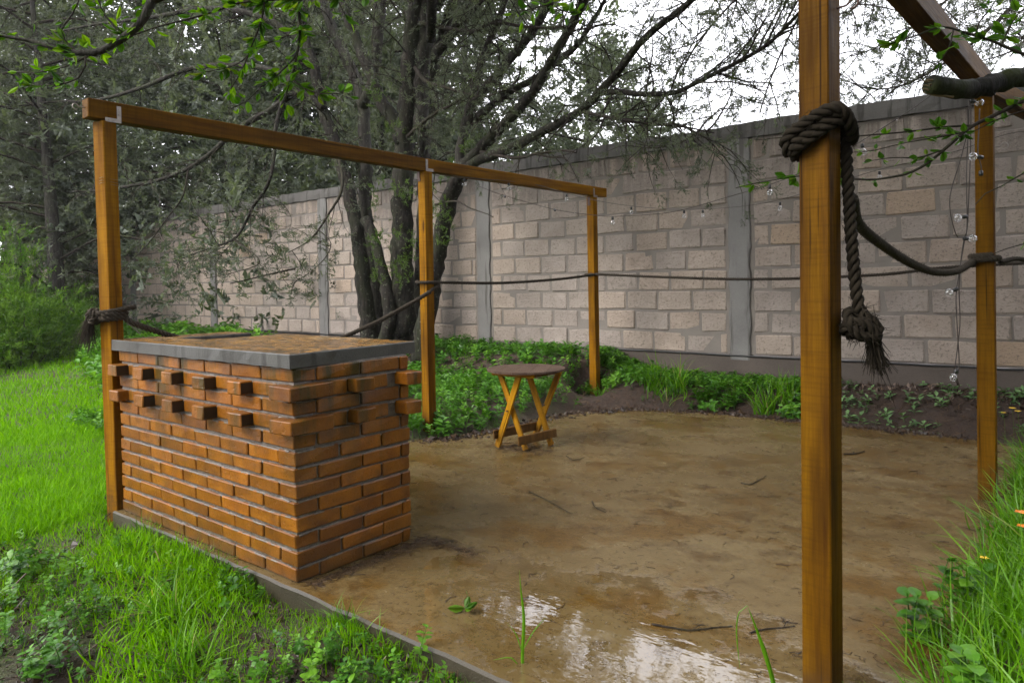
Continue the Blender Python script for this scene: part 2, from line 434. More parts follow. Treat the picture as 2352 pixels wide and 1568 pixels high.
def mat_floor():
    m, nt, b = nm('wet_stained_concrete'); L = nt.links
    g = nt.nodes.new('ShaderNodeNewGeometry'); P = g.outputs['Position']
    n1 = noise(nt, P, 1.1, 6, 0.65); n2 = noise(nt, P, 4.5, 6, 0.7); n3 = noise(nt, P, 34, 5, 0.75); n5 = noise(nt, P, 95, 3, 0.7)
    mp = nt.nodes.new('ShaderNodeMapping'); mp.inputs['Scale'].default_value = (1.3, 1.9, 1); mp.inputs['Rotation'].default_value = (0, 0, 0.62); L.new(P, mp.inputs['Vector'])
    n4 = noise(nt, mp.outputs['Vector'], 1.5, 7, 0.68)
    c = ramp(nt, n1, [(0.30, (0.072, 0.046, 0.014)), (0.50, (0.112, 0.077, 0.031)), (0.70, (0.152, 0.112, 0.053))])
    c = mixc(nt, ramp(nt, n4, [(0.50, 0.0), (0.60, 0.68)]), c, (0.085, 0.040, 0.003))
    c = mixc(nt, mth(nt, 'MULTIPLY', ramp(nt, n2, [(0.50, 0.0), (0.64, 1.0)]), 0.55), c, (0.042, 0.021, 0.004))
    c = mixc(nt, mth(nt, 'MULTIPLY', ramp(nt, n3, [(0.52, 0.0), (0.68, 1.0)]), 0.55), c, (0.028, 0.018, 0.007))
    c = mixc(nt, mth(nt, 'MULTIPLY', ramp(nt, n5, [(0.58, 0.0), (0.70, 1.0)]), 0.45), c, (0.14, 0.112, 0.066))
    L.new(c, b.inputs['Base Color'])
    # standing water: a shallow hollow by the front edge, a thin film elsewhere
    sep = nt.nodes.new('ShaderNodeSeparateXYZ'); L.new(P, sep.inputs[0])
    dx = mth(nt, 'DIVIDE', mth(nt, 'ADD', sep.outputs['X'], 1.50), 1.15); dy = mth(nt, 'DIVIDE', mth(nt, 'ADD', sep.outputs['Y'], -2.24), 0.60)
    d2 = mth(nt, 'ADD', mth(nt, 'MULTIPLY', dx, dx), mth(nt, 'MULTIPLY', dy, dy))
    pud = mth(nt, 'SUBTRACT', mth(nt, 'ADD', 0.9, mth(nt, 'MULTIPLY', mth(nt, 'SUBTRACT', n2, 0.5), 3.4)), d2)
    pm = nt.nodes.new('ShaderNodeMapRange'); pm.inputs[1].default_value = -0.10; pm.inputs[2].default_value = 0.30; L.new(pud, pm.inputs[0])
    film = ramp(nt, n4, [(0.38, 0.34), (0.62, 0.17)])
    L.new(mixc(nt, pm.outputs[0], film, (0.015, 0.015, 0.015)), b.inputs['Roughness'])
    L.new(ramp(nt, pm.outputs[0], [(0.0, 0.24), (1.0, 0.9)]), b.inputs['Specular IOR Level'])
    mr = nt.nodes.new('ShaderNodeMapping'); mr.inputs['Scale'].default_value = (11, 24, 1); mr.inputs['Rotation'].default_value = (0, 0, -0.62); L.new(P, mr.inputs['Vector'])
    rip = mth(nt, 'ADD', noise(nt, mr.outputs['Vector'], 1.0, 2, 0.45), mth(nt, 'MULTIPLY', noise(nt, P, 70, 2, 0.5), 0.10))
    grit = mth(nt, 'ADD', mth(nt, 'MULTIPLY', n3, 0.55), mth(nt, 'ADD', mth(nt, 'MULTIPLY', n2, 1.0), mth(nt, 'MULTIPLY', n5, 0.25)))
    h = mixc(nt, pm.outputs[0], grit, mth(nt, 'MULTIPLY', rip, 0.16))
    bump(nt, b, h, 0.6, 0.006)
    return m
def mat_ground():
    m, nt, b = nm('soil_and_moss'); L = nt.links
    g = nt.nodes.new('ShaderNodeNewGeometry'); P = g.outputs['Position']
    n1 = noise(nt, P, 2.2, 5, 0.6); n2 = noise(nt, P, 24, 6, 0.8); n3 = noise(nt, P, 5, 3)
    soil = ramp(nt, n2, [(0.3, (0.012, 0.0065, 0.004)), (0.7, (0.062, 0.033, 0.018))])
    moss = ramp(nt, n2, [(0.3, (0.030, 0.042, 0.010)), (0.7, (0.075, 0.085, 0.022))])
    sep = nt.nodes.new('ShaderNodeSeparateXYZ'); L.new(P, sep.inputs[0])
    far = nt.nodes.new('ShaderNodeMapRange'); far.inputs[1].default_value = 6.4; far.inputs[2].default_value = 5.2; L.new(sep.outputs['Y'], far.inputs[0])
    k = mth(nt, 'MULTIPLY', ramp(nt, n1, [(0.42, 0.0), (0.58, 1.0)]), far.outputs[0])
    L.new(mixc(nt, k, soil, moss), b.inputs['Base Color'])
    b.inputs['Roughness'].default_value = 0.75
    bump(nt, b, n2, 1.0, 0.04)
    return m
def mat_glass():
    m, nt, b = nm('bulb_glass'); L = nt.links
    gl = nt.nodes.new('ShaderNodeBsdfGlossy'); gl.inputs['Roughness'].default_value = 0.03
    tr = nt.nodes.new('ShaderNodeBsdfTransparent'); tr.inputs['Color'].default_value = (0.93, 0.94, 0.95, 1)
    lw = nt.nodes.new('ShaderNodeLayerWeight'); lw.inputs['Blend'].default_value = 0.45
    f = mth(nt, 'ADD', mth(nt, 'MULTIPLY', lw.outputs['Facing'], 0.55), 0.06)
    mx = nt.nodes.new('ShaderNodeMixShader'); L.new(f, mx.inputs[0]); L.new(tr.outputs[0], mx.inputs[1]); L.new(gl.outputs[0], mx.inputs[2])
    L.new(mx.outputs[0], nt.nodes['Material Output'].inputs['Surface'])
    return m

M['brick'] = mat_brick(); M['mortar'] = mat_mortar(); M['block'] = mat_block()
M['joint'] = mat_concrete('wall_mortar', (0.125, 0.110, 0.096), (0.215, 0.191, 0.168), 0.75, 8, False, 0.7)
M['column'] = mat_concrete('grey_column_concrete', (0.095, 0.093, 0.088), (0.185, 0.18, 0.172), 0.6, 5, True, 0.3)
M['coping'] = mat_concrete('dark_damp_coping', (0.048, 0.045, 0.042), (0.11, 0.104, 0.096), 0.6, 5, True, 0.4)
M['base'] = mat_concrete('base_beam_concrete', (0.045, 0.033, 0.025), (0.095, 0.076, 0.062), 0.6, 5, False, 0.4)
M['slab_side'] = mat_concrete('counter_slab_concrete', (0.030, 0.030, 0.027), (0.080, 0.079, 0.072), 0.4, 7, True, 0.3, 0.5)
M['edge'] = mat_concrete('patio_edge_concrete', (0.011, 0.009, 0.004), (0.046, 0.036, 0.020), 0.45, 8, False, 0.6, 0.5)
M['wood'] = mat_wood('stained_timber', (0.080, 0.027, 0.0004), (0.200, 0.088, 0.0006), (0.29, 0.138, 0.0008), 0.6)
M['wood_shaded'] = mat_wood('shaded_timber', (0.042, 0.0145, 0.0004), (0.112, 0.049, 0.0005), (0.165, 0.078, 0.0007), 0.6, damp=0.6)  # darker copy of the timber stain, with the shade put into its colour
M['table_wood'] = mat_wood('yellow_varnished_pine', (0.16, 0.065, 0.006), (0.36, 0.175, 0.006), (0.46, 0.235, 0.010), 0.35, (30, 30, 3), 0.5)
M['table_grey'] = mat_wood('greyed_board', (0.045, 0.028, 0.020), (0.10, 0.066, 0.048), (0.15, 0.105, 0.078), 0.4, (6, 40, 6), 0.4)
M['table_brown'] = mat_wood('brown_weathered_board', (0.07, 0.034, 0.010), (0.15, 0.078, 0.024), (0.21, 0.115, 0.035), 0.45, (30, 3, 30), 0.5)
M['rope'] = mat_plain('weathered_hemp_rope', (0.040, 0.033, 0.025), 0.9, 0, 0.1)
M['rope_dark'] = mat_plain('dark_wet_rope', (0.017, 0.0135, 0.009), 0.9, 0, 0.1)
M['metal'] = mat_plain('galvanised_steel', (0.30, 0.27, 0.25), 0.45, 0.6)
M['rust'] = mat_plain('dark_bracket_steel', (0.07, 0.04, 0.03), 0.55, 0.4)
M['plastic'] = mat_plain('black_socket_plastic', (0.012, 0.012, 0.012), 0.35)
M['cable'] = mat_plain('brown_black_cable', (0.030, 0.020, 0.014), 0.5)
M['glass'] = mat_glass()
M['filament'] = mat_plain('filament_support', (0.45, 0.42, 0.38), 0.4, 0.3)
M['floor'] = mat_floor(); M['ground'] = mat_ground()
M['bark'] = mat_bark('dark_cedar_bark', (0.003, 0.0026, 0.0024), (0.030, 0.025, 0.020), (0.018, 0.025, 0.007), 0.4, 0.75)
M['bark2'] = mat_bark('grey_cedar_bark', (0.010, 0.009, 0.008), (0.050, 0.045, 0.039), (0.028, 0.034, 0.013), 0.3, 0.7)
M['twig'] = mat_bark('twig_bark', (0.012, 0.009, 0.007), (0.040, 0.032, 0.026), (0.036, 0.040, 0.016), 0.35, 0.15)
M['mossy'] = mat_bark('mossy_limb_bark', (0.006, 0.006, 0.005), (0.026, 0.024, 0.022), (0.036, 0.050, 0.008), 0.55, 0.1)
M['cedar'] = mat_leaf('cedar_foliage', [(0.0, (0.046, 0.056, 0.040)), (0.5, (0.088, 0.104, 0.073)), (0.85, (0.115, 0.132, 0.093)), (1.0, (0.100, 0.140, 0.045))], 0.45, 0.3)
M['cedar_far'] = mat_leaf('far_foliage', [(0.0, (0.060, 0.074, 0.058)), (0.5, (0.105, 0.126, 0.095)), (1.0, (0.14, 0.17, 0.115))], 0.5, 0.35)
M['fresh'] = mat_leaf('fresh_cedar_sprig', [(0.0, (0.040, 0.080, 0.012)), (1.0, (0.085, 0.140, 0.020))], 0.4, 0.3)
M['grass'] = mat_leaf('lawn_grass', [(0.0, (0.060, 0.170, 0.001)), (0.5, (0.130, 0.310, 0.002)), (0.93, (0.20, 0.40, 0.004)), (1.0, (0.26, 0.25, 0.05))], 0.45, 0.5, 0.12)
M['tall_grass'] = mat_leaf('tall_grass', [(0.0, (0.036, 0.120, 0.003)), (0.6, (0.092, 0.240, 0.005)), (0.95, (0.150, 0.310, 0.012)), (1.0, (0.22, 0.20, 0.07))], 0.35, 0.4, 0.3)
M['weed'] = mat_leaf('weed_leaf', [(0.0, (0.030, 0.100, 0.010)), (0.6, (0.068, 0.190, 0.014)), (1.0, (0.125, 0.270, 0.020))], 0.35, 0.3)
M['clover'] = mat_leaf('seedling_leaf', [(0.0, (0.065, 0.130, 0.045)), (1.0, (0.15, 0.26, 0.10))], 0.45, 0.25)
M['leaf'] = mat_leaf('broad_leaf', [(0.0, (0.026, 0.085, 0.005)), (0.5, (0.060, 0.160, 0.006)), (0.9, (0.105, 0.215, 0.008)), (1.0, (0.14, 0.18, 0.010))], 0.3, 0.5, 0.35, attr=False)
M['shrub'] = mat_leaf('shrub_leaf', [(0.0, (0.030, 0.080, 0.006)), (0.6, (0.078, 0.168, 0.010)), (1.0, (0.135, 0.245, 0.016))], 0.45, 0.35)
M['litter'] = mat_leaf('fallen_needles', [(0.0, (0.012, 0.008, 0.006)), (0.6, (0.045, 0.026, 0.014)), (1.0, (0.12, 0.075, 0.035))], 0.4, 0.0)
M['deadleaf'] = mat_leaf('dry_leaf', [(0.0, (0.035, 0.022, 0.016)), (0.7, (0.095, 0.070, 0.055)), (1.0, (0.16, 0.115, 0.085))], 0.45, 0.0)
M['straw'] = mat_leaf('dry_root', [(0.0, (0.12, 0.085, 0.045)), (1.0, (0.24, 0.19, 0.11))], 0.6, 0.0)
M['orange'] = mat_plain('orange_petal', (0.75, 0.20, 0.02), 0.5)
M['yellow'] = mat_plain('yellow_petal', (0.75, 0.48, 0.02), 0.5)

# ------------------------------------------------------------------ ground and patio slab
WY = 7.75                                             # face of the block wall
SLAB = [(-4.50, 1.80), (-0.30, 1.80), (-0.28, 4.0), (-0.30, 6.60), (-0.76, 6.84), (-1.2, 6.88), (-2.1, 6.93), (-2.93, 6.80),
        (-3.72, 6.52), (-4.12, 5.95), (-4.18, 5.0), (-4.26, 4.5), (-4.46, 4.15), (-4.55, 3.7)]
def sstep(a, b, x):
    t = np.clip((x - a) / (b - a), 0, 1); return t * t * (3 - 2 * t)
def ground_z(x, y):
    x = np.asarray(x, dtype=float); y = np.asarray(y, dtype=float)
    z = -0.11 + 0 * x
    bank_l = sstep(-4.05, -4.75, x) * sstep(3.4, 5.4, y) * 0.16                       # planted strip left of the patio
    z = z + bank_l + sstep(-4.05, -4.7, x) * sstep(3.0, 4.6, y) * 0.06
    edge = 6.62 + 0.26 * sstep(-4.0, -2.6, x) - 0.05 * sstep(-1.2, 0, x)
    gentle = sstep(-2.6, -1.6, x)
    steep = sstep(edge - 0.06, edge + 0.38, y) * 0.29
    soft = sstep(edge - 0.10, edge + 0.85, y) * 0.37
    z = z + np.maximum(steep * (1 - gentle) + soft * gentle, 0) * (1 - sstep(-9, -14, x) * 0.5) - 0.0
    right = sstep(-0.62, 0.25, x) * sstep(0.9, 2.0, y) * (1 - sstep(5.6, 7.0, y) * 0.45)
    z = z + right * 0.36
    z = z + 0.018 * np.sin(x * 3.1 + 1.3 * np.sin(y * 2.3)) * np.sin(y * 3.7 + x) + 0.010 * np.sin(x * 11 + 2 * np.sin(y * 7)) * np.cos(y * 9.5)
    ins = sstep(-4.60, -4.40, x) * sstep(-0.50, -0.70, x) * sstep(1.84, 2.05, y) * sstep(6.35, 6.1, y) * (1 - sstep(-3.9, -4.2, x) * sstep(3.6, 4.1, y))
    z = z - ins * 0.10
    front = sstep(1.15, 1.75, y) * (1 - sstep(1.80, 1.9, y)) * sstep(-0.62, -0.9, x)
    hol = 1 - sstep(0.50, 1.0, np.sqrt(((x + 4.46) / 0.36) ** 2 + ((y - 6.98) / 0.36) ** 2))          # trodden hollow round the far post
    z = z * (1 - hol) + hol * np.minimum(z, 0.0)
    return z + front * (0.035 + 0.02 * np.sin(x * 5.3) * np.sin(x * 2.1 + 1))
gx = np.unique(np.concatenate([np.linspace(-200, -30, 12), np.linspace(-30, -8, 45), np.linspace(-8, 1.6, 170), np.linspace(1.6, 12, 22), np.linspace(12, 200, 12)]))
gy = np.unique(np.concatenate([np.linspace(-120, -6, 10), np.linspace(-6, 0, 16), np.linspace(0, 8.2, 150), np.linspace(8.2, 30, 20), np.linspace(30, 250, 12)]))
GX, GY = np.meshgrid(gx, gy)
GZ = ground_z(GX, GY)
nx, ny = len(gx), len(gy)
ii = (np.arange(ny - 1)[:, None] * nx + np.arange(nx - 1)[None, :]).ravel()
ground = link('ground', mesh_np('ground', np.stack([GX, GY, GZ], -1).reshape(-1, 3), np.stack([ii, ii + 1, ii + nx + 1, ii + nx], 1), M['ground'], True))
tag(ground, kind='structure')
def gz(x, y): return float(ground_z(x, y))

def slab_mesh():
    bm = bmesh.new()
    P = [Vector((x, y, 0)) for x, y in SLAB]
    out = []
    r = RS(3)
    for i in range(len(P)):
        a, b = P[i], P[(i + 1) % len(P)]
        n = max(1, int((b - a).length / 0.12))
        nrm = Vector((-(b - a).y, (b - a).x, 0)).normalized()
        for k in range(n):
            p = a.lerp(b, k / n)
            if k: p = p + nrm * float(r.uniform(-0.009, 0.009))
            out.append(p)
    top = [bm.verts.new((p.x, p.y, 0.0)) for p in out]
    c = sum(out, Vector()) / len(out)
    ch = [bm.verts.new((p.x + (p - c).normalized().x * 0.010, p.y + (p - c).normalized().y * 0.010, -0.010)) for p in out]
    bot = [bm.verts.new((v.co.x, v.co.y, -0.22)) for v in ch]
    f = bm.faces.new(top); f.material_index = 0
    n = len(top)
    for i in range(n):
        j = (i + 1) % n
        q = bm.faces.new((ch[i], ch[j], top[j], top[i])); q.material_index = 1
        q = bm.faces.new((bot[i], bot[j], ch[j], ch[i])); q.material_index = 1
    bmesh.ops.recalc_face_normals(bm, faces=bm.faces)
    me = bpy.data.meshes.new('patio_slab'); bm.to_mesh(me); bm.free()
    me.materials.append(M['floor']); me.materials.append(M['edge'])
    return me
tag(link('patio_slab', slab_mesh()), kind='structure')

# ------------------------------------------------------------------ block wall
def build_wall():
    w = empty('block_wall', (-8, WY, 0), 'long wall of rough pale pumice blocks between grey concrete columns under dark coping', 'wall')
    X0, X1 = -27.0, 6.0
    zb, pitch, rows = 0.487, 0.2365, 10
    zt = zb + pitch * rows
    BD = 0.15
    place_box('mortar_core', (X0, WY + 0.009, zb), (X1, WY + BD, zt), M['joint'], w, 0.002)
    place_box('base_beam', (X0, WY - 0.012, -0.25), (X1, WY + BD + 0.03, zb - 0.022), M['base'], w, 0.01)
    me = MB(); r = RS(5)
    xs = np.arange(X0, X1 + 0.01, 0.12); P = np.stack([xs, np.full_like(xs, WY - 0.018), zb - 0.011 + r.uniform(-0.004, 0.004, len(xs))], 1)
    me.add(*tube(P, 0.010, 5)); me.build('felt_strip', M['plastic'], w)
    # coping: rough cast beam with an uneven top edge
    bm = MB(); n = len(xs)
    top = 3.018 + r.uniform(-0.008, 0.008, n) + 0.008 * np.sin(xs * 2.1)
    prof = [(WY - 0.02, zt + 0.002), (WY - 0.022, 2.93), (WY - 0.016, None), (WY + BD, None), (WY + BD + 0.02, zt)]
    V = []
    for i in range(n):
        for (y, z) in prof:
            V.append((xs[i], y + r.uniform(-0.003, 0.003), (top[i] if z is None else z) + (r.uniform(-0.004, 0.006) if z == zt + 0.002 else 0)))
    k = len(prof); F = []
    for i in range(n - 1):
        for j in range(k):
            j2 = (j + 1) % k; F.append((i * k + j, (i + 1) * k + j, (i + 1) * k + j2, i * k + j2))
    bm.add(V, F); o = bm.build('coping', M['coping'], w); fix_normals(o.data)
    cols = [-3.02 + 3.74 * k for k in range(-6, 3)]
    for cx in cols:
        bm = MB(); zs = np.linspace(zb - 0.06, zt, 34)
        V = []
        for i, z in enumerate(zs):
            hw = 0.118 + 0.006 * (1 if int((z - zb) / pitch) % 2 else -1) + r.uniform(-0.005, 0.005)
            hw2 = 0.118 + 0.006 * (1 if int((z - zb) / pitch) % 2 else -1) + r.uniform(-0.005, 0.005)
            for (x, y) in ((-hw, WY + 0.10), (-hw, WY - 0.010), (-hw + 0.01, WY - 0.016), (hw2 - 0.01, WY - 0.016), (hw2, WY - 0.010), (hw2, WY + 0.10)):
                V.append((cx + x, y, z))
        F = []
        for i in range(len(zs) - 1):
            for j in range(5): F.append((i * 6 + j, i * 6 + j + 1, (i + 1) * 6 + j + 1, (i + 1) * 6 + j))
        F.append((0, 1, 4, 5)); F.append((1, 2, 3, 4)); e = (len(zs) - 1) * 6; F.append((e, e + 1, e + 4, e + 5)); F.append((e + 1, e + 2, e + 3, e + 4))
        bm.add(V, F); o = bm.build('column', M['column'], w); fix_normals(o.data)
    # blocks
    variants = {}
    def bmesh_for(L, k):
        key = (round(L, 3), k)
        if key not in variants:
            rs = RS(int(L * 1000) * 7 + k)
            variants[key] = cbox_mesh('block', L, 0.10, pitch - 0.020, 0.013, 0.008, rs, M['block'])
        return variants[key]
    spots = []
    BL = 0.425
    for ci in range(len(cols) - 1):
        a, b = cols[ci] + 0.145, cols[ci + 1] - 0.145
        for row in range(rows):
            off = [0.0, 0.5][row % 2]
            x = a
            first = BL * (1 - off) if off else BL
            lens = []
            rem = b - a
            first_l = round(first * (0.86 if off else 1.0) / 0.02) * 0.02
            L = first_l
            while rem > 0.07:
                if L > rem - 0.06: L = rem
                lens.append(L); rem -= L
                L = BL + float(r.choice([-0.02, 0, 0, 0.02]))
            for L in lens:
                q = max(0.06, round((L - 0.020) / 0.02) * 0.02)
                q = min(q, L - 0.008)
                spots.append((x + L / 2, zb + pitch * (row + 0.5), q))
                x += L
    vis = [s for s in spots if s[0] < 0.9]
    def size(s):
        d = (Vector((s[0], WY, s[1])) - Vector((0, 0, EYE))); dep = d.dot(CR.to_3x3() @ Vector((0, 0, -1)))
        return s[2] / max(dep, 0.1) ** 2
    vis.sort(key=size, reverse=True)
    near, rest = vis[:300], vis[300:] + [s for s in spots if s[0] >= 0.9]
    for i, (x, z, L) in enumerate(near):
        o = link('block', bmesh_for(L, int(r.randint(4))), w)
        o.location = (x + r.uniform(-.003, .003), WY + 0.05 + r.uniform(-0.004, 0.006), z + r.uniform(-.004, .004))
        o.rotation_euler = (r.uniform(-.01, .01), r.uniform(-.008, .008), r.uniform(-.01, .01))
    bm = MB()
    for (x, z, L) in rest:
        V, F = cbox(L, 0.10, pitch - 0.020, 0.011, 0.005, r); bm.add(V + np.array([x, WY + 0.05 + r.uniform(-0.003, 0.006), z]), F)
    o = bm.build('further_blocks', M['block'], w); fix_normals(o.data); tag(o, kind='stuff')
build_wall()

# ------------------------------------------------------------------ brick counter
def build_counter():
    XL, XR, Y0, Y1 = -4.455, -2.712, 1.830, 2.520
    c = empty('brick_counter', ((XL + XR) / 2, (Y0 + Y1) / 2, 0), 'orange brick barbecue counter with grey concrete top and jutting header bricks', 'counter')
    H, n = 0.952, 13
    pit = H / n
    bh = pit - 0.0105
    bd = 0.115
    r = RS(11)
    cache = {}
    dark_side = mat_plain('dark_side_brick', (0.020, 0.010, 0.005), 0.45)  # near-black colour for the right-hand side faces of the jutting headers
    def brick(cx, cy, z, lx, ly, dx=0, dy=0, black=False):
        lx = round(lx, 2); ly = round(ly, 2)
        k = (lx, ly, int(r.randint(3)), black)
        if k not in cache: cache[k] = cbox_mesh('brick', lx, ly, bh, 0.0045, 0.0028, RS(int(lx * 1000 + ly * 77 + k[2] * 13)), M['brick'])
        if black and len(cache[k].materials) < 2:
            cache[k].materials.append(dark_side)
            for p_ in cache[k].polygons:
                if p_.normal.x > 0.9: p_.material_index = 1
        o = link('brick', cache[k], c)
        o.location = (cx + dx + r.uniform(-.002, .002), cy + dy + r.uniform(-.002, .002), z + r.uniform(-.0018, .0018))
        o.rotation_euler = (r.uniform(-.008, .008), r.uniform(-.006, .006), r.uniform(-.008, .008))
    # mortar core: shell a little behind the brick faces, joints recessed
    m = 0.010
    core = MB()
    XN, YN = -3.93, 1.95         # the open fire bay behind the front wall on the left
    for lo, hi in (((XL + m, Y0 + m, 0), (XR - m, Y0 + bd - 0.006, H)), ((XR - bd, Y0 + bd - 0.004, 0), (XR - m, Y1 - m, H)),
                   ((XL + m, Y0 + bd - 0.004, 0), (XL + bd, Y1 - m, H)), ((XN, Y1 - bd, 0), (XR - bd + 0.002, Y1 - m, H)), ((XN, Y0 + bd - 0.004, 0), (XN + bd, Y1 - bd + .002, H))):
        V, F = cbox(*(hi[i] - lo[i] for i in range(3)), 0.002); core.add(V + np.array([(hi[i] + lo[i]) / 2 for i in range(3)]), F)
    o = core.build('mortar', M['mortar'], c); fix_normals(o.data)
    # thin lips of mortar squeezed out along each bed joint
    lip = MB()
    for k in range(n):
        z = k * pit + pit - 0.011
        xs = np.arange(XL + 0.02, XR - 0.01, 0.035)
        P = np.stack([xs, Y0 + 0.0065 + r.uniform(-0.0035, 0.0025, len(xs)), z + r.uniform(-0.002, 0.002, len(xs))], 1)
        lip.add(*tube(P, 0.0066, 5))
        ys = np.arange(Y0 + 0.02, Y1 - 0.01, 0.035)
        P = np.stack([np.full_like(ys, XR - 0.0085) + r.uniform(-0.0025, 0.0035, len(ys)), ys, z + r.uniform(-0.002, 0.002, len(ys))], 1)
        lip.add(*tube(P, 0.0066, 5))
    lip.build('bed_joint', M['mortar'], c, True)
    L = (XR - XL) / 7.0
    g = 0.011
    def row_front(z, off):
        x = XL; first = True
        segs = []
        while x < XR - 0.02:
            l = (L * off if (first and off) else L); first = False
            l = min(l, XR - x)
            if XR - (x + l) < 0.05: l = XR - x
            segs.append((x, x + l)); x += l
        return segs
    for k in range(n):
        z = k * pit + bh / 2 + 0.004
        top = n - 1 - k                                 # 0 is the course under the slab
        jut = top in (1, 3)
        off = 0.5 if k % 2 else 0.0
        if not jut:
            # courses bond at the corner: the corner brick lies along X and along Y in turn
            if off:
                segs = [(XR - bd, XR)]; x = XR - bd
            else:
                segs = [(XR - L, XR)]; x = XR - L
            while x > XL + 0.02:
                l = min(L, x - XL)
                if x - l - XL < 0.05: l = x - XL
                segs.append((x - l, x)); x -= l
            for q_, (a, b) in enumerate(segs):
                if off and q_ == 0: brick(XR - bd / 2, Y0 + (L - g) / 2, z, bd, L - g); continue
                brick((a + b - g * (1 if q_ else 0)) / 2 , Y0 + bd / 2, z, b - a - g * (1 if q_ else 0.6), bd)
            y = Y0 + (L if off else bd + g)
            while y < Y1 - 0.03:
                l = min(L, Y1 - y)
                if Y1 - (y + l) < 0.05: l = Y1 - y
                brick(XR - bd / 2, y + (l - g) / 2, z, bd, l - g); y += l
        else:
            hw = 0.112
            st = (XR - XL - hw) / 5.0
            for i in range(6):
                cx = XL + hw / 2 + i * st
                if i == 5: continue
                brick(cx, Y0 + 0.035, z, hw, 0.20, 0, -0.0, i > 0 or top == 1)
                if i < 5: brick(cx + st / 2, Y0 + bd / 2, z, st - hw - g, bd)
            brick(XR - 0.02, Y0 + 0.055, z, 0.16, 0.235)                      # corner brick jutting both ways
            brick(XR - bd / 2, Y0 + 0.235, z, bd, 0.11)
            brick(XR - 0.035, Y0 + 0.355, z, 0.20, 0.112)
            brick(XR - bd / 2, Y0 + 0.480, z, bd, 0.12)
            brick(XR - 0.02, Y1 - 0.045, z, 0.20, 0.105)
            brick(XL - 0.015, Y0 + 0.14, z, 0.14, 0.10)
        # left end and back walls
        y = Y0 + bd + g
        l = L * (0.5 if off else 0.85)
        while y < Y1 - 0.03:
            if jut and y < Y0 + 0.2: y = Y0 + 0.2
            l = min(l, Y1 - y)
            if Y1 - (y + l) < 0.06: l = Y1 - y
            brick(XL + bd / 2, y + (l - g) / 2, z, bd, l - g); y += l; l = L
        x = XN; l = L * (0.5 if off else 1)
        while x < XR - bd - 0.04:
            l = min(l, XR - bd - g - x)
            if l < 0.04: break
            brick(x + (l - g) / 2, Y1 - bd / 2, z, l - g, bd); x += l; l = L
        brick(XN + bd / 2, Y0 + bd + 0.14, z, bd, 0.22)
        brick(XN + bd / 2, Y0 + bd + 0.37, z, bd, 0.20)
    # U-shaped slab
    A0, A1, B0, B1 = -4.525, -2.698, 1.806, 2.612
    pts = [(A0, B0), (A1, B0), (A1 - 0.06, B1 - 0.01), (-3.955, B1), (-3.76, 2.105), (-4.26, 2.085), (-4.26, 2.565), (A0, 2.565)]
    pts[4] = (-3.955, 2.10)
    bm = bmesh.new()
    def ringpts(ins):
        P = [Vector((x, y, 0)) for x, y in pts]; out = []
        for i in range(len(P)):
            a, b, d = P[i - 1], P[i], P[(i + 1) % len(P)]
            e1 = (b - a).normalized(); e2 = (d - b).normalized()
            n1 = Vector((-e1.y, e1.x, 0)); n2 = Vector((-e2.y, e2.x, 0))
            bis = (n1 + n2); bis /= max(0.3, bis.dot(n1)); out.append(b + bis * ins)
        return out
    def dense(P):
        out = []
        for i in range(len(P)):
            a, b = P[i], P[(i + 1) % len(P)]; k = max(1, int((Vector((pts[i][0], pts[i][1])) - Vector((pts[(i + 1) % len(pts)][0], pts[(i + 1) % len(pts)][1]))).length / 0.07))
            for j in range(k): out.append(a.lerp(b, j / k))
        return out
    rr = RS(8)
    lo = dense(ringpts(0)); top_i = dense(ringpts(0.005)); wob = [rr.uniform(-.0022, .0022) for _ in lo]
    z0, z1 = 0.951, 1.012
    v0 = [bm.verts.new((p.x, p.y, z0 + rr.uniform(-.003, .001))) for p in lo]
    v1 = [bm.verts.new((p.x + w_, p.y + w_, z1 - 0.005)) for p, w_ in zip(lo, wob)]
    v2 = [bm.verts.new((p.x, p.y, z1)) for p in top_i]
    n_ = len(v0)
    for i in range(n_):
        j = (i + 1) % n_
        bm.faces.new((v0[i], v0[j], v1[j], v1[i])).material_index = 0
        bm.faces.new((v1[i], v1[j], v2[j], v2[i])).material_index = 0
    bm.faces.new(v2).material_index = 1
    bm.faces.new(list(reversed(v0))).material_index = 0
    bmesh.ops.recalc_face_normals(bm, faces=bm.faces)
    bmesh.ops.triangulate(bm, faces=[f for f in bm.faces if len(f.verts) > 4])
    me = bpy.data.meshes.new('countertop'); bm.to_mesh(me); bm.free()
    me.materials.append(M['slab_side'])
    mt, nt, b = nm('flooded_countertop'); Lk = nt.links
    g_ = nt.nodes.new('ShaderNodeNewGeometry'); P = g_.outputs['Position']
    na = noise(nt, P, 3.2, 4, 0.6); nb = noise(nt, P, 17, 4, 0.6)
    Lk.new(mixc(nt, ramp(nt, nb, [(0.49, 0.0), (0.56, 0.85)]), ramp(nt, na, [(0.3, (0.10, 0.045, 0.008)), (0.52, (0.26, 0.125, 0.022)), (0.72, (0.26, 0.19, 0.10))]), (0.035, 0.026, 0.018)), b.inputs['Base Color'])
    Lk.new(ramp(nt, na, [(0.35, 0.08), (0.65, 0.2)]), b.inputs['Roughness'])
    mr = nt.nodes.new('ShaderNodeMapping'); mr.inputs['Scale'].default_value = (12, 30, 1); mr.inputs['Rotation'].default_value = (0, 0, 0.6); Lk.new(P, mr.inputs['Vector'])
    bump(nt, b, mth(nt, 'ADD', noise(nt, mr.outputs['Vector'], 1, 3, 0.5), mth(nt, 'MULTIPLY', nb, 0.8)), 1.0, 0.022)
    me.materials.append(mt)
    link('countertop', me, c)
build_counter()

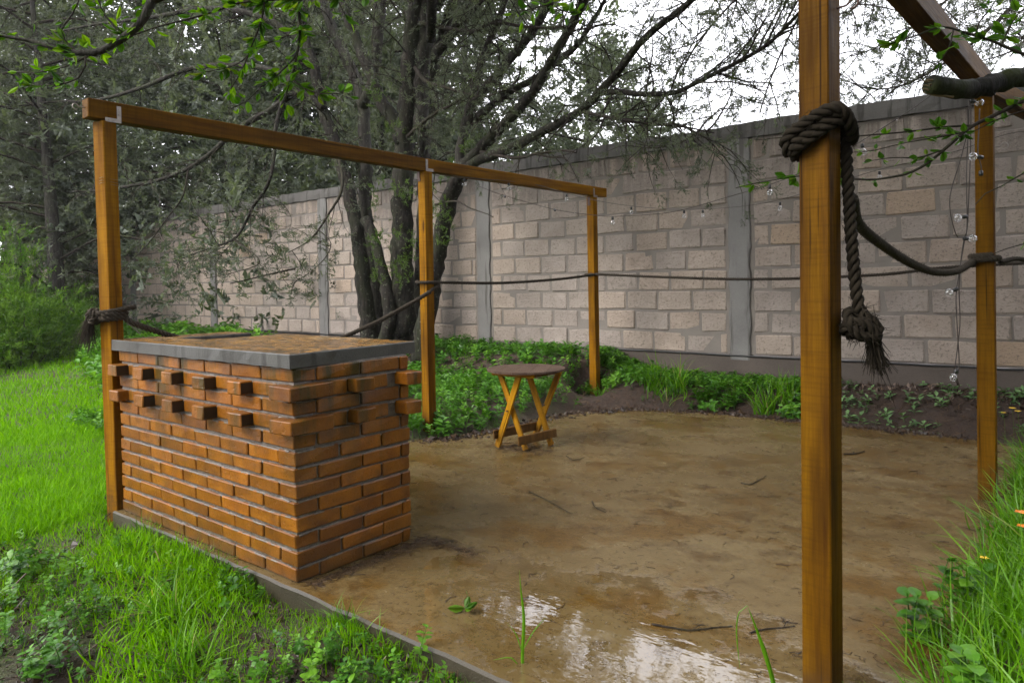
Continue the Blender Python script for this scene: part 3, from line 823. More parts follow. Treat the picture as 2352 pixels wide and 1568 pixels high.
# ------------------------------------------------------------------ timber frames
def angle_bracket(parent, corner, d1, d2, nrm, l1=0.085, l2=0.10, w=0.024, mat=None):
    """flat L plate with screw heads on a timber face"""
    corner = Vector(corner); d1 = Vector(d1).normalized(); d2 = Vector(d2).normalized(); n = Vector(nrm).normalized()
    P = [corner, corner + d1 * l1, corner + d1 * l1 + d2 * w, corner + d1 * w + d2 * w, corner + d1 * w + d2 * l2, corner + d2 * l2]
    bm = bmesh.new()
    a = [bm.verts.new(p + n * 0.0005) for p in P]; b = [bm.verts.new(p + n * 0.004) for p in P]
    bm.faces.new(a); bm.faces.new(b)
    for i in range(6): bm.faces.new((a[i], a[(i + 1) % 6], b[(i + 1) % 6], b[i]))
    for q in (corner + d1 * (l1 - 0.02) + d2 * w / 2, corner + d1 * (l1 * 0.45) + d2 * w / 2, corner + d2 * (l2 - 0.02) + d1 * w / 2, corner + d2 * (l2 * 0.5) + d1 * w / 2):
        mat_ = Matrix.Translation(q + n * 0.005) @ n.to_track_quat('Z', 'Y').to_matrix().to_4x4()
        bmesh.ops.create_cone(bm, cap_ends=True, segments=8, radius1=0.005, radius2=0.004, depth=0.004, matrix=mat_)
    bmesh.ops.recalc_face_normals(bm, faces=bm.faces)
    me = bpy.data.meshes.new('bracket'); bm.to_mesh(me); bm.free()
    return link('bracket', me, parent, mat or M['metal'])
def screw_hook(parent, p, d, up, r=0.018, mat=None):
    p = Vector(p); d = Vector(d).normalized(); up = Vector(up).normalized()
    pts = [p, p + d * 0.012, p + d * 0.03]
    cpt = p + d * (0.03 + r * 0.2) + up * 0.0
    c2 = p + d * 0.048 - up * 0.0
    for k in range(11):
        a = PI * 0.75 - k * PI * 1.45 / 10
        pts.append(c2 + d * r * math.cos(a) + up * (r * math.sin(a) - 0.002))
    mb = MB(); mb.add(*tube(catmull(pts, 0.004), 0.0032, 6)); return mb.build('screw_hook', mat or M['metal'], parent, True)

PW = 0.09
LX = -4.57
BZ0, BZ1 = 2.302, 2.415
def build_left_frame():
    f = empty('timber_frame', (LX, 4.4, 0), 'orange stained timber frame with three posts and long top beam beside the cedar', 'wooden frame')
    def post(x, y, top, rot, lean=(0, 0), zb=-0.25):
        o = beam_between('post', (x + lean[0], y + lean[1], zb), (x, y, top), PW, PW, M['wood'], f, 0)
        return o
    post(LX, 1.83, BZ0, 0, (0.035, 0.01), -0.3)
    post(LX + 0.02, 4.45, BZ0, 0, (0.0, 0.0), -0.3)
    post(LX + 0.03, 7.14, BZ0 + 0.01, 0, (0.01, 0.0), -0.3)
    # two beams butted over the middle post
    beam_between('beam', (LX, 1.725, 2.365), (LX + 0.02, 4.43, 2.352), PW, 0.112, M['wood_shaded'], f)
    beam_between('beam', (LX + 0.02, 4.434, 2.352), (LX + 0.03, 7.40, 2.372), PW, 0.108, M['wood'], f)
    fx = LX + PW / 2
    angle_bracket(f, (fx + 0.001, 1.905, BZ0 - 0.004), (0, -1, 0), (0, 0, 1), (1, 0, 0), 0.09, 0.10)
    angle_bracket(f, (fx + 0.022, 4.415, BZ0 - 0.005), (0, 1, 0), (0, 0, 1), (1, 0, 0), 0.09, 0.10)
    angle_bracket(f, (fx + 0.032, 7.10, BZ0 - 0.004), (0, 1, 0), (0, 0, 1), (1, 0, 0), 0.085, 0.10)
    angle_bracket(f, (LX - 0.02, 4.45 - PW / 2 - 0.001, BZ0 - 0.09), (1, 0, 0), (0, 0, 1), (0, -1, 0), 0.03, 0.09, 0.024, M['rust'])
    angle_bracket(f, (LX + 0.0, 7.14 - PW / 2 - 0.001, BZ0 - 0.10), (1, 0, 0), (0, 0, 1), (0, -1, 0), 0.04, 0.10, 0.03, M['rust'])
    screw_hook(f, (LX - 0.01, 1.726, 2.372), (0, -1, 0), (0, 0, 1), 0.016)
    # nail and twine wound round the corner post
    mb = MB()
    for k, z in enumerate((1.93, 1.945, 1.962)):
        q = PW / 2 + 0.002; x, y = LX + 0.004, 1.834
        P = [(x - q, y - q, z), (x + q, y - q, z + 0.004), (x + q, y + q, z - 0.006), (x - q, y + q, z), (x - q, y - q, z)]
        mb.add(*tube(P, 0.0016, 4))
    mb.build('twine', M['straw'], f)
build_left_frame()

FRX, FRY = -0.640, 2.29
RX, RY = -0.485, 5.0
QX, QY = -0.02, 7.20
def build_right_frame():
    f = empty('timber_frame', (RX, 4.4, 0), 'orange stained timber frame with foreground post roped in thick rope and slanting overhead beam', 'wooden frame')
    o = beam_between('post', (FRX - 0.004, FRY, -0.3), (FRX, FRY, 2.43), PW, PW, M['wood_shaded'], f)
    o.rotation_euler.rotate_axis('Z', math.radians(-7))
    beam_between('post', (RX + 0.012, RY, -0.2), (RX, RY, 2.355), PW, PW, M['wood_shaded'], f)
    beam_between('post', (QX, QY, -0.1), (QX, QY, 2.32), PW, PW, M['wood_shaded'], f)
    beam_between('beam', (FRX - 0.02, FRY - 0.25, 2.49), (RX, RY + 0.02, 2.412), PW, 0.112, M['wood_shaded'], f)
    beam_between('beam', (RX + 0.005, RY + 0.026, 2.41), (QX, QY + 0.2, 2.376), PW, 0.112, M['wood_shaded'], f)
    angle_bracket(f, (RX + PW / 2 + 0.004, RY + 0.03, 2.352), (0, -1, 0), (0, 0, 1), (1, 0, 0), 0.075, 0.09, 0.024, M['rust'])
    mb = MB()      # flat strap over the joint
    screw_hook(f, (FRX + 0.05, FRY + 0.005, 2.105), (1, -0.15, 0.1), (0, 0, 1), 0.014, M['rust'])
    screw_hook(f, (RX + 0.05, RY, 2.05), (1, -0.2, 0), (0, 0, 1), 0.018)
build_right_frame()

# ------------------------------------------------------------------ ropes
def rope_mesh(mb, P, R=0.02, pitch=0.10, strands=3, sides=6, step=None):
    P = catmull(P, step or pitch / 9)
    s = np.concatenate([[0], np.cumsum(np.linalg.norm(np.diff(P, axis=0), axis=1))])
    T, U, W = frames(P)
    for k in range(strands):
        a = s / pitch * 2 * PI + k * 2 * PI / strands
        off = R * 0.58 * (np.cos(a)[:, None] * U + np.sin(a)[:, None] * W)
        mb.add(*tube(P + off, R * 0.47, sides, True, 0.06, RS(k)))
    hr = RS(len(P)); m_ = int(s[-1] * 160)
    for i in hr.randint(0, len(P), m_):
        d = hr.normal(0, 1, 3); d -= T[i] * d.dot(T[i]); d /= np.linalg.norm(d) + 1e-9; q = P[i] + d * R * 0.95
        mb.add(*tube([q, q + d * R * 0.25 + T[i] * R * hr.normal(0, 0.4), q + d * R * 0.5 + T[i] * R * hr.normal(0, 0.9)], [0.0007, 0.0006, 0.0003], 3, False))
def fray(mb, p, d, n, length, spread, rs, r=0.0011, droop=0.6):
    p = np.array(p); d = np.array(d, dtype=float); d /= np.linalg.norm(d)
    for i in range(n):
        v = d + rs.normal(0, spread, 3); v /= np.linalg.norm(v)
        L = length * rs.uniform(0.45, 1.1)
        q = p + rs.normal(0, 0.008, 3)
        pts = [q]
        for k in range(4):
            v = v + np.array([0, 0, -droop * 0.25]) + rs.normal(0, 0.12, 3); v /= np.linalg.norm(v)
            pts.append(pts[-1] + v * L / 4)
        mb.add(*tube(np.array(pts), np.linspace(r, r * 0.5, 5), 3, False))

def loop_round(cx, cy, z, q, turns=1.0, start=0.0, rise=0.0, n=16):
    """rounded square loop round a post"""
    out = []
    for k in range(int(n * turns) + 1):
        a = start + 2 * PI * k / n
        c, s = math.cos(a), math.sin(a); m = max(abs(c), abs(s)) ** 0.72
        out.append((cx + q * c / m, cy + q * s / m, z + rise * k / (n * turns)))
    return out

def build_ropes():
    r = RS(21)
    t = empty('rope', (LX, 4.45, 1.3), 'long grey twisted rope strung from post to post with a frayed tied end', 'rope')
    q = PW / 2 + 0.02
    ML = (LX + 0.02, 4.45); FL = (LX + 0.03, 7.14)
    lp = loop_round(LX + 0.012, 1.835, 1.135, q, 1.35, -0.8, 0.03)
    mid = loop_round(ML[0], ML[1], 1.335, q, 1.0, PI * 0.9, -0.01)
    far = loop_round(FL[0], FL[1], 1.40, q, 1.0, PI * 0.75, 0.0)
    path = [(LX - 0.05, 1.74, 1.10), (LX - 0.02, 1.755, 1.145)] + lp + [(LX + 0.10, 1.93, 1.10), (LX + 0.10, 2.3, 0.96), (LX - 0.06, 2.75, 0.84), (LX - 0.10, 3.3, 0.83), (LX + 0.0, 3.8, 0.98), (ML[0] + 0.03, 4.2, 1.14), (ML[0] + 0.085, 4.41, 1.25)]
    mb = MB(); rope_mesh(mb, path, 0.0185, 0.075)
    path2 = [(ML[0] + 0.08, 4.42, 1.26), (ML[0] + 0.072, 4.53, 1.30)] + [(ML[0] - 0.02, 4.53, 1.325), (ML[0] - 0.07, 4.46, 1.335), (ML[0] - 0.06, 4.385, 1.335), (ML[0] + 0.03, 4.378, 1.33), (ML[0] + 0.075, 4.43, 1.328), (ML[0] + 0.085, 4.6, 1.325), (-4.49, 5.4, 1.315), (-4.47, 6.3, 1.345), (-4.465, 6.98, 1.392), (-4.46, 7.12, 1.40), (-4.48, 7.215, 1.40), (-4.58, 7.215, 1.40), (-4.615, 7.12, 1.40), (-4.59, 7.07, 1.40), (-4.50, 7.065, 1.402), (-4.40, 7.075, 1.398)]
    b = pY(1700, 641, 7.1); c = pY(2000, 632, 7.12); d = pY(2180, 614, 7.15)
    path2 += [tuple(b), tuple(c), tuple(d), (QX - 0.08, QY - 0.06, d.z + 0.03), (QX + 0.02, QY - 0.075, d.z + 0.035), (QX + 0.07, QY + 0.03, d.z + 0.03), (QX - 0.02, QY + 0.075, d.z + 0.02), (QX - 0.075, QY, d.z), (QX - 0.10, QY - 0.3, d.z - 0.03), (-0.2, 6.3, d.z - 0.05), (-0.34, 5.5, d.z + 0.02), (RX + 0.07, RY + 0.08, 1.385)]
    rope_mesh(mb, path2, 0.0145, 0.07)
    mb.build('rope_line', M['rope'], t, True)
    # knot and frayed tail at the corner post
    k = MB()
    kc = Vector((LX - 0.008, 1.755, 1.15))
    pts = []
    for i in range(22):
        a = i / 21 * 4 * PI
        pts.append((kc.x + 0.030 * math.cos(a) * (1 + 0.2 * math.sin(a * .5)), kc.y - 0.012 + 0.016 * math.sin(a * 1.5), kc.z + 0.034 * math.sin(a)))
    rope_mesh(k, pts, 0.018, 0.07)
    rope_mesh(k, [(LX + 0.0, 1.745, 1.165), (LX + 0.05, 1.76, 1.17), (LX + 0.075, 1.83, 1.18), (LX + 0.085, 1.90, 1.195), (LX + 0.09, 1.94, 1.20)], 0.017, 0.07)
    k.build('knot', M['rope'], t, True)
    fr = MB(); fray(fr, kc + Vector((-0.025, -0.015, 0.0)), (-0.35, -0.15, -0.9), 170, 0.20, 0.16, r, 0.0022, 0.6)
    fr.build('frayed_tail', M['rope'], t)

    # thick rope on the right-hand frame
    t2 = empty('rope', (FRX, FRY, 1.8), 'thick dark rope knotted round the foreground post with a frayed hanging end', 'rope')
    q = PW / 2 + 0.022
    mb = MB()
    w = []
    for k in range(34):
        a = PI * 1.02 + 2 * PI * k / 16
        c, s = math.cos(a), math.sin(a); m = max(abs(c), abs(s)) ** 0.75
        tilt = 0.045 * (c)                       # coil rises towards the right side of the post
        w.append((FRX + q * c / m * (1.0 + 0.12 * (k / 34)), FRY + q * s / m * (1.0 + 0.10 * (k / 34)), 1.722 + tilt + 0.028 * (k / 33)))
    rope_mesh(mb, w, 0.0195, 0.09)
    rope_mesh(mb, [(FRX - 0.074, FRY - 0.05, 1.68), (FRX - 0.078, FRY - 0.072, 1.722), (FRX - 0.03, FRY - 0.080, 1.757), (FRX + 0.04, FRY - 0.083, 1.790), (FRX + 0.078, FRY - 0.065, 1.790), (FRX + 0.092, FRY - 0.02, 1.748), (FRX + 0.08, FRY + 0.05, 1.718)], 0.0195, 0.09)
    mb.build('coil', M['rope_dark'], t2, True)
    mb = MB()
    H = [pd(1945, 300, 2.20), pd(1944, 360, 2.18), pd(1950, 460, 2.17), pd(1955, 540, 2.16), pd(1962, 620, 2.16), pd(1970, 690, 2.15), pd(1978, 730, 2.15)]
    rope_mesh(mb, H, 0.0185, 0.085)
    mb.build('hanging_end', M['rope_dark'], t2, True)
    mb = MB(); kc = np.array(pd(1978, 745, 2.15))
    right = np.array(CR.to_3x3() @ Vector((1, 0, 0))); up = np.array([0, 0, 1.0]); fw = np.cross(up, right)
    def kp(x, y, z): return kc + right * x + up * y + fw * z
    rope_mesh(mb, [kp(0.0, 0.03, 0.0), kp(0.035, 0.0, -0.02), kp(0.03, -0.035, -0.03), kp(-0.02, -0.03, -0.035), kp(-0.045, 0.01, -0.02), kp(-0.035, 0.035, 0.005), kp(0.0, 0.03, 0.025), kp(0.035, 0.005, 0.02), kp(0.02, -0.03, 0.01), kp(-0.03, -0.03, 0.012), kp(-0.05, -0.01, 0.0), kp(-0.02, 0.01, -0.03), kp(0.02, -0.02, -0.035), kp(0.035, -0.06, -0.01)], 0.0175, 0.085)
    mb.build('knot', M['rope_dark'], t2, True)
    fr = MB(); fray(fr, kp(0.028, -0.045, -0.01), right * 0.22 - up, 230, 0.105, 0.13, r, 0.0016, 0.3)
    fray(fr, kp(0.03, -0.05, -0.01), right * 0.25 - up, 14, 0.19, 0.10, r, 0.0010, 0.3)
    for _ in range(130):
        a = r.normal(0, 1, 3); a /= np.linalg.norm(a); fray(fr, kc + a * 0.042, np.cross(a, r.normal(0, 1, 3)), 1, 0.07, 0.1, r, 0.0014, 0.2)
    fr.build('frayed_tail', M['rope_dark'], t2)
    mb = MB()
    S = [Vector((FRX + 0.075, FRY + 0.06, pd(1955, 470, 2.35).z)), pd(1972, 515, 2.42), pd(2030, 565, 2.75), pd(2095, 606, 3.2), pd(2150, 625, 3.6), pd(2200, 622, 3.95), pd(2232, 603, 4.15), Vector((RX - 0.055, RY - 0.05, 1.375))]
    S += [Vector(p) for p in loop_round(RX, RY, 1.40, PW / 2 + 0.020, 1.3, PI * 1.2, 0.025)]
    rope_mesh(mb, S, 0.0185, 0.05)
    mb.build('sagging_length', M['rope'], t2, True)
build_ropes()

# ------------------------------------------------------------------ folding table
def build_table():
    cx, cy, zt = -3.545, 4.56, 0.625
    t = empty('folding_table', (cx, cy, 0), 'small round folding table with grey plank top and yellow crossed legs', 'table')
    R, th = 0.315, 0.016
    n = 5; w = 2 * R / n
    top = []
    for k in range(n):
        a, b = -R + k * w + 0.0012, -R + (k + 1) * w - 0.0012
        ys = []
        bm = bmesh.new(); vt = []
        m = 12
        P = []
        for i in range(m + 1):
            x = a + (b - a) * i / m; P.append((x, math.sqrt(max(0, R * R - x * x))))
        for i in range(m + 1):
            x = b - (b - a) * i / m; P.append((x, -math.sqrt(max(0, R * R - x * x))))
        Q = [P[0]]
        for p in P[1:]:
            if (p[0] - Q[-1][0]) ** 2 + (p[1] - Q[-1][1]) ** 2 > 1e-8: Q.append(p)
        va = [bm.verts.new((p[0], p[1], 0)) for p in Q]; vb = [bm.verts.new((p[0], p[1], th)) for p in Q]
        bm.faces.new(va); bm.faces.new(vb)
        for i in range(len(Q)): bm.faces.new((va[i], va[(i + 1) % len(Q)], vb[(i + 1) % len(Q)], vb[i]))
        bmesh.ops.recalc_face_normals(bm, faces=bm.faces)
        bmesh.ops.triangulate(bm, faces=[f for f in bm.faces if len(f.verts) > 4])
        me = bpy.data.meshes.new('plank'); bm.to_mesh(me); bm.free()
        o = link('plank', me, t, M['table_grey']); o.location = (cx, cy, zt - th); o.rotation_euler = (0, 0, 0.5)
    # two battens under the planks, and the stop blocks
    for dy, xa, xb in ((-0.185, -0.20, 0.22), (0.155, -0.23, 0.23)):
        beam_between('batten', (cx + xa, cy + dy, zt - th - 0.017), (cx + xb, cy + dy, zt - th - 0.017), 0.022, 0.032, M['table_wood'], t)
    beam_between('batten', (cx + 0.20, cy - 0.16, zt - th - 0.018), (cx + 0.20, cy + 0.13, zt - th - 0.018), 0.034, 0.022, M['table_brown'], t)
    A = Vector((-3.700, 4.370, 0.0)); B = Vector((-3.440, 4.372, 0.0)); Cc = Vector((-3.372, 4.650, 0)); D = Vector((-3.655, 4.80, 0))
    zl = zt - th - 0.002
    ta = pd(1222, 868, 5.62); tb = pd(1158, 866, 5.75)
    yA, yC = 4.37, 4.66
    legs = [(A, Vector((-3.47, 4.385, zl))), (B + Vector((0, 0.035, 0)), Vector((-3.72, 4.43, zl))), (Cc, Vector((-3.61, 4.655, zl))), (D, Vector((-3.37, 4.79, zl)))]
    for p, q in legs:
        beam_between('leg', p + Vector((0, 0, 0.004)), q, 0.022, 0.050, M['table_wood'], t, PI / 2 * 0)
    b1 = B + (Vector((-3.72, 4.43, zl)) - B) * 0.14; b2 = Cc + (Vector((-3.61, 4.655, zl)) - Cc) * 0.16
    d = (b2 - b1)
    o = beam_between('stretcher', b1 - d * 0.16 + Vector((0.03, 0.0, 0.0)), b2 + d * 0.22 + Vector((0.03, 0, 0)), 0.018, 0.070, M['table_brown'], t)
    o.rotation_euler.rotate_axis('Z', PI / 2 * 0)
    a1 = A + (Vector((-3.47, 4.385, zl)) - A) * 0.18; d1 = D + (Vector((-3.37, 4.79, zl)) - D) * 0.18
    d = d1 - a1
    beam_between('stretcher', a1 - d * 0.12 + Vector((-0.03, 0, 0)), d1 + d * 0.02 + Vector((-0.03, 0, 0)), 0.018, 0.070, M['table_brown'], t)
    mb = MB()
    for x, y in ((-3.585, 4.40), (-3.505, 4.70)):
        mb.add(*tube([(x, y - 0.05, zl * 0.5), (x, y + 0.05, zl * 0.5)], 0.006, 8))
    mb.build('pivot_bolt', M['rust'], t)
build_table()

# ------------------------------------------------------------------ string lights
def bulb_meshes():
    s = MB(); a = np.array([(0, 0, 0), (0, 0, -0.004), (0, 0, -0.030), (0, 0, -0.034)]); s.add(*tube(a, [0.009, 0.013, 0.013, 0.010], 10))
    rib = MB()
    sock = s.mesh('socket', M['plastic'], True)
    g = MB(); prof = []
    for k in range(11):
        th = 0.36 + (PI - 0.36) * k / 10; prof.append((math.sin(th) * 0.0265, -0.034 - 0.022 - 0.0265 + 0.0265 * math.cos(th) + 0.018))
    P = np.array([(0, 0, z) for _, z in prof]); g.add(*tube(np.array([(0, 0, -0.033)] + [tuple(p) for p in P]), [0.0085] + [max(0.0008, x) for x, _ in prof], 14))
    glass = g.mesh('glass_globe', M['glass'], True)
    f = MB(); f.add(*tube([(0, 0, -0.034), (0, 0, -0.055)], [0.003, 0.0015], 5)); fil = f.mesh('filament_stem', M['filament'])
    return sock, glass, fil
SOCK, GLASS, FIL = bulb_meshes()
def add_bulb(parent, p, d=(0, 0, -1), glass=True):
    b = link('bulb' if glass else 'empty_socket', SOCK, parent)
    q = Vector(d).normalized().to_track_quat('-Z', 'Y')
    b.rotation_euler = q.to_euler(); b.location = p; b.scale = (0.85, 0.85, 0.85)
    if glass:
        for n_, me in (('glass_globe', GLASS), ('filament_stem', FIL)):
            g = bpy.data.objects.new(n_, me); COL.objects.link(g); g.parent = b
    return b
def build_lights():
    t = empty('string_lights', tuple(pX(1195, 421, -4.52)), 'clear bulbs on a thin wire running from the timber beam across the block wall', 'string lights')
    w1 = [pX(1040, 404, -4.50), pX(1066, 408, -4.50), pX(1168, 416, -4.50), pX(1230, 424, -4.50), pd(1301, 444, 7.7), pd(1372, 461, 7.6), pd(1450, 473, 7.4), pd(1568, 481, 7.1), pd(1727, 471, 6.6), pd(1860, 440, 6.3), pd(2004, 394, 6.1), pd(2180, 352, 6.0), pd(2352, 302, 5.9), Vector((QX, QY - 0.05, 2.28))]
    mb = MB(); P = catmull(w1, 0.06); mb.add(*tube(P, 0.003, 4)); mb.build('wire', M['cable'], t)
    for x, y, i in ((1066, 408, 1), (1168, 418, 2), (1301, 444, 4), (1450, 473, 6), (1571, 481, 7), (1614, 480, 7), (1792, 462, 8), (2020, 391, 10)):
        d = (w1[i] - Vector((0, 0, EYE))).dot(CR.to_3x3() @ Vector((0, 0, -1)))
        if i == 8: d = 6.45
        add_bulb(t, pd(x, y + 2, d), (0.05 * ((x % 7) - 3) / 3, 0.03, -1))
    t2 = empty('string_lights', tuple(pd(1640, 470, 7.0)), 'wet wire with bare sockets and clear bulbs rising to the broken mossy limb', 'string lights')
    w2 = [pd(1100, 428, 7.6), pd(1158, 449, 7.5), pd(1273, 481, 7.2), pd(1355, 493, 7.0), pd(1406, 497, 6.9), pd(1500, 492, 6.6), pd(1568, 482, 6.4), pd(1684, 449, 5.9), pd(1768, 424, 5.5), pd(1838, 397, 5.3), pd(1930, 352, 4.9), pd(2018, 300, 4.6), pd(2100, 247, 4.4), pd(2180, 195, 4.25), Vector((RX - 0.02, RY - 0.05, 2.36))]
    mb = MB(); P = catmull(w2, 0.06); mb.add(*tube(P, 0.003, 4)); mb.build('wire', M['cable'], t2)
    add_bulb(t2, pd(1158, 449, 7.5), (0.5, -0.2, -0.6), False); add_bulb(t2, pd(1273, 480, 7.2), (0.5, -0.2, -0.6), False)
    add_bulb(t2, pd(1407, 498, 6.9)); add_bulb(t2, pd(1768, 425, 5.5)); add_bulb(t2, pd(1980, 330, 4.75), (0.1, 0, -1))
    dr = MB(); r = RS(4)
    ico = [(0, 0, 1), (1, 0, 0), (0, 1, 0), (-1, 0, 0), (0, -1, 0), (0, 0, -1.3)]; fi = [(0, 1, 2), (0, 2, 3), (0, 3, 4), (0, 4, 1), (5, 2, 1), (5, 3, 2), (5, 4, 3), (5, 1, 4)]
    for p in P[::2]:
        if r.rand() < 0.75: dr.add(np.array(ico) * 0.0042 + p + np.array([0, 0, -0.006]), fi)
    dr.build('rain_drops', M['glass'], t2, True)
    # bundle of cable hanging from the far right post
    t3 = empty('string_lights', (RX - 0.08, RY - 0.08, 2.3), 'tangle of brown cable and clear bulbs hanging down beside a timber post', 'string lights')
    D = 4.05
    mb = MB()
    for pts in ([(2226, 215), (2224, 300), (2220, 400), (2221, 520), (2214, 560), (2204, 620), (2196, 680), (2199, 760), (2203, 840), (2195, 870), (2200, 885)],
                [(2230, 215), (2230, 300), (2228, 380), (2222, 520), (2215, 545), (2207, 600), (2203, 660), (2205, 740), (2199, 800), (2194, 850), (2204, 888)],
                [(2222, 250), (2222, 300), (2205, 370), (2184, 440), (2182, 480), (2190, 520), (2200, 545), (2212, 545)],
                [(2250, 250), (2248, 300), (2246, 350), (2254, 385), (2253, 400)]):
        mb.add(*tube(catmull([pd(x, y, D + 0.0004 * (x - 2200)) for x, y in pts], 0.02), 0.0032, 5))
    mb.build('cable', M['cable'], t3, True)
    for x, y, dx, dz, gl in ((2228, 232, 0.6, -0.1, 1), (2216, 312, -0.8, -0.5, 1), (2258, 362, -1, 0.1, 1), (2253, 392, 0, -1, 0), (2222, 497, -1, -0.15, 1), (2212, 548, 1, 0, 1), (2200, 662, -1, -0.5, 1), (2198, 846, -0.2, -0.5, 1)):
        rt = CR.to_3x3() @ Vector((1, 0, 0))
        add_bulb(t3, pd(x, y, D + (0.0004 * (x - 2200)) - (0.12 if x > 2245 else 0)), rt * dx + Vector((0, 0, dz)), bool(gl))
build_lights()

# ------------------------------------------------------------------ foliage building blocks
def rot_to(Z, spin):
    """(n,3) directions + spin angles -> (n,3,3) matrices whose columns are x, y, z axes with z = direction"""
    Z = Z / (np.linalg.norm(Z, axis=1)[:, None] + 1e-9)
    ref = np.where(np.abs(Z[:, 2:3]) > 0.95, np.array([[1.0, 0, 0]]), np.array([[0, 0, 1.0]]))
    X = np.cross(ref, Z); X /= np.linalg.norm(X, axis=1)[:, None] + 1e-9
    Y = np.cross(Z, X)
    c, s = np.cos(spin)[:, None], np.sin(spin)[:, None]
    X2 = X * c + Y * s; Y2 = -X * s + Y * c
    return np.stack([X2, Y2, Z], axis=2)
def scatter(templates, pos, dirs, scale, rs, rnd=None, spin=None):
    """stamp (V,F[,r]) templates at many places -> V, F, rnd"""
    n = len(pos); pos = np.asarray(pos); dirs = np.asarray(dirs); scale = np.broadcast_to(np.asarray(scale, dtype=float), (n,))
    spin = rs.uniform(0, 2 * PI, n) if spin is None else spin
    Mx = rot_to(dirs, spin)
    rnd = rs.uniform(0, 1, n) if rnd is None else rnd
    which = rs.randint(0, len(templates), n)
    VV, FF, RR = [], [], []; base = 0
    for k, (V, F) in enumerate(templates):
        s = np.where(which == k)[0]
        if not len(s): continue
        W = np.einsum('nij,vj->nvi', Mx[s], V) * scale[s][:, None, None] + pos[s][:, None, :]
        VV.append(W.reshape(-1, 3))
        FF.append((F[None, :, :] + (np.arange(len(s)) * len(V))[:, None, None]).reshape(-1, F.shape[1]) + base)
        jit = np.clip(rnd[s][:, None] + rs.uniform(-0.12, 0.12, (len(s), len(V))), 0, 1)
        RR.append(jit.ravel()); base += len(s) * len(V)
    return np.vstack(VV), np.vstack(FF), np.concatenate(RR)

def spray_template(seed, n_side=8, sub=3, w=0.056, curl=0.25):
    """flat-ish cedar branchlet of unit length along +Z made of thin tapered slivers"""
    r = RS(seed); V = []; F = []
    def sliver(a, d, L, w_):
        d = d / np.linalg.norm(d); side = np.cross(d, r.normal(0, 1, 3)); side /= np.linalg.norm(side)
        i = len(V)
        V.extend([a + d * L * 0.12 - side * w_ * 0.62, a + d * L * 0.25 + side * w_ * 0.62, a + d * L])
        F.append((i, i + 1, i + 2))
    ax = np.array([0, 0, 1.0])
    bend = r.normal(0, curl, 3); bend[2] = 0
    def axis(t): return np.array([0, 0, t]) + bend * t * t * 0.6
    sliver(axis(0), axis(1) - axis(0), 1.0, w * 0.7)
    for k in range(n_side):
        t = 0.12 + 0.82 * k / n_side
        a = axis(t); ang = r.uniform(0, 2 * PI); tilt = r.uniform(0.5, 1.0)
        d = np.array([math.cos(ang) * tilt, math.sin(ang) * tilt * 0.75, 0.75])
        L = (0.50 - 0.30 * t) * r.uniform(0.7, 1.3)
        sliver(a, d, L, w)
        for j in range(sub):
            q = a + d / np.linalg.norm(d) * L * (0.3 + 0.6 * j / sub)
            e = d / np.linalg.norm(d) + r.normal(0, 0.55, 3)
            sliver(q, e, L * r.uniform(0.35, 0.6), w)
    return np.array(V), np.array(F)
SPRAY = [spray_template(100 + i) for i in range(8)]
SPRAY_SMALL = [spray_template(200 + i, 6, 2, 0.060) for i in range(6)]
TUFT = [spray_template(300 + i, 8, 2, 0.112, 0.35) for i in range(6)]          # coarse clump for distant crowns

def leaf_template(L=1.0, w=0.5, fold=0.18, curl=0.15):
    """leaf lying along +Z (petiole at the origin), face towards +Y, creased on the midrib"""
    t = [(0, 0), (0.25, 0.36), (0.55, 0.5), (0.82, 0.30)]
    V = []; F = []
    mid = []
    for (s, hw) in t:
        V.append((0, -curl * s * s, s * L)); mid.append(len(V) - 1)
    V.append((0, -curl, L)); tip = len(V) - 1
    for sg in (-1, 1):
        e = []
        for (s, hw) in t[1:]:
            V.append((sg * hw * w, fold * hw * w - curl * s * s, s * L)); e.append(len(V) - 1)
        F += [(mid[0], e[0], mid[1]), (mid[1], e[0], e[1]), (mid[1], e[1], mid[2]), (mid[2], e[1], e[2]), (mid[2], e[2], mid[3]), (mid[3], e[2], tip)]
    return np.array(V, dtype=float), np.array(F)
LEAF = leaf_template(1.0, 0.55); LEAFN = leaf_template(1.0, 0.36); LEAFW = leaf_template(1.0, 0.85, 0.12, 0.2)

def blade_template(h, lean, w, seg=4, seed=0, droop=1.0):
    r = RS(seed); V = []; F = []
    for k in range(seg + 1):
        t = k / seg
        x = lean * t * t * droop; z = h * (t - 0.28 * droop * abs(lean) / max(h, .01) * t * t * t)
        ww = w * (1 - t ** 1.6) * 0.5
        if k < seg: V += [(x, -ww, z), (x, ww, z)]
        else: V += [(x, 0, z)]
    for k in range(seg - 1): F += [(2 * k, 2 * k + 1, 2 * k + 3), (2 * k, 2 * k + 3, 2 * k + 2)]
    F += [(2 * seg - 2, 2 * seg - 1, 2 * seg)]
    return np.array(V, dtype=float), np.array(F)

def limb(mb, pts, r0, r1, step=0.06, sides=7, wob=0.08, rs=None, flare=0.0):
    P = catmull(pts, step); n = len(P)
    if rs is not None and len(P) > 4:
        jit = rs.normal(0, 1, P.shape) * r1 * 0.12; jit[0] = 0; P = P + jit
    s = np.linspace(0, 1, n); rr = r0 + (r1 - r0) * s ** 0.85
    if flare: rr = rr * (1 + flare * np.exp(-s * 9))
    mb.add(*tube(P, rr, sides, True, wob, rs)); return P, rr

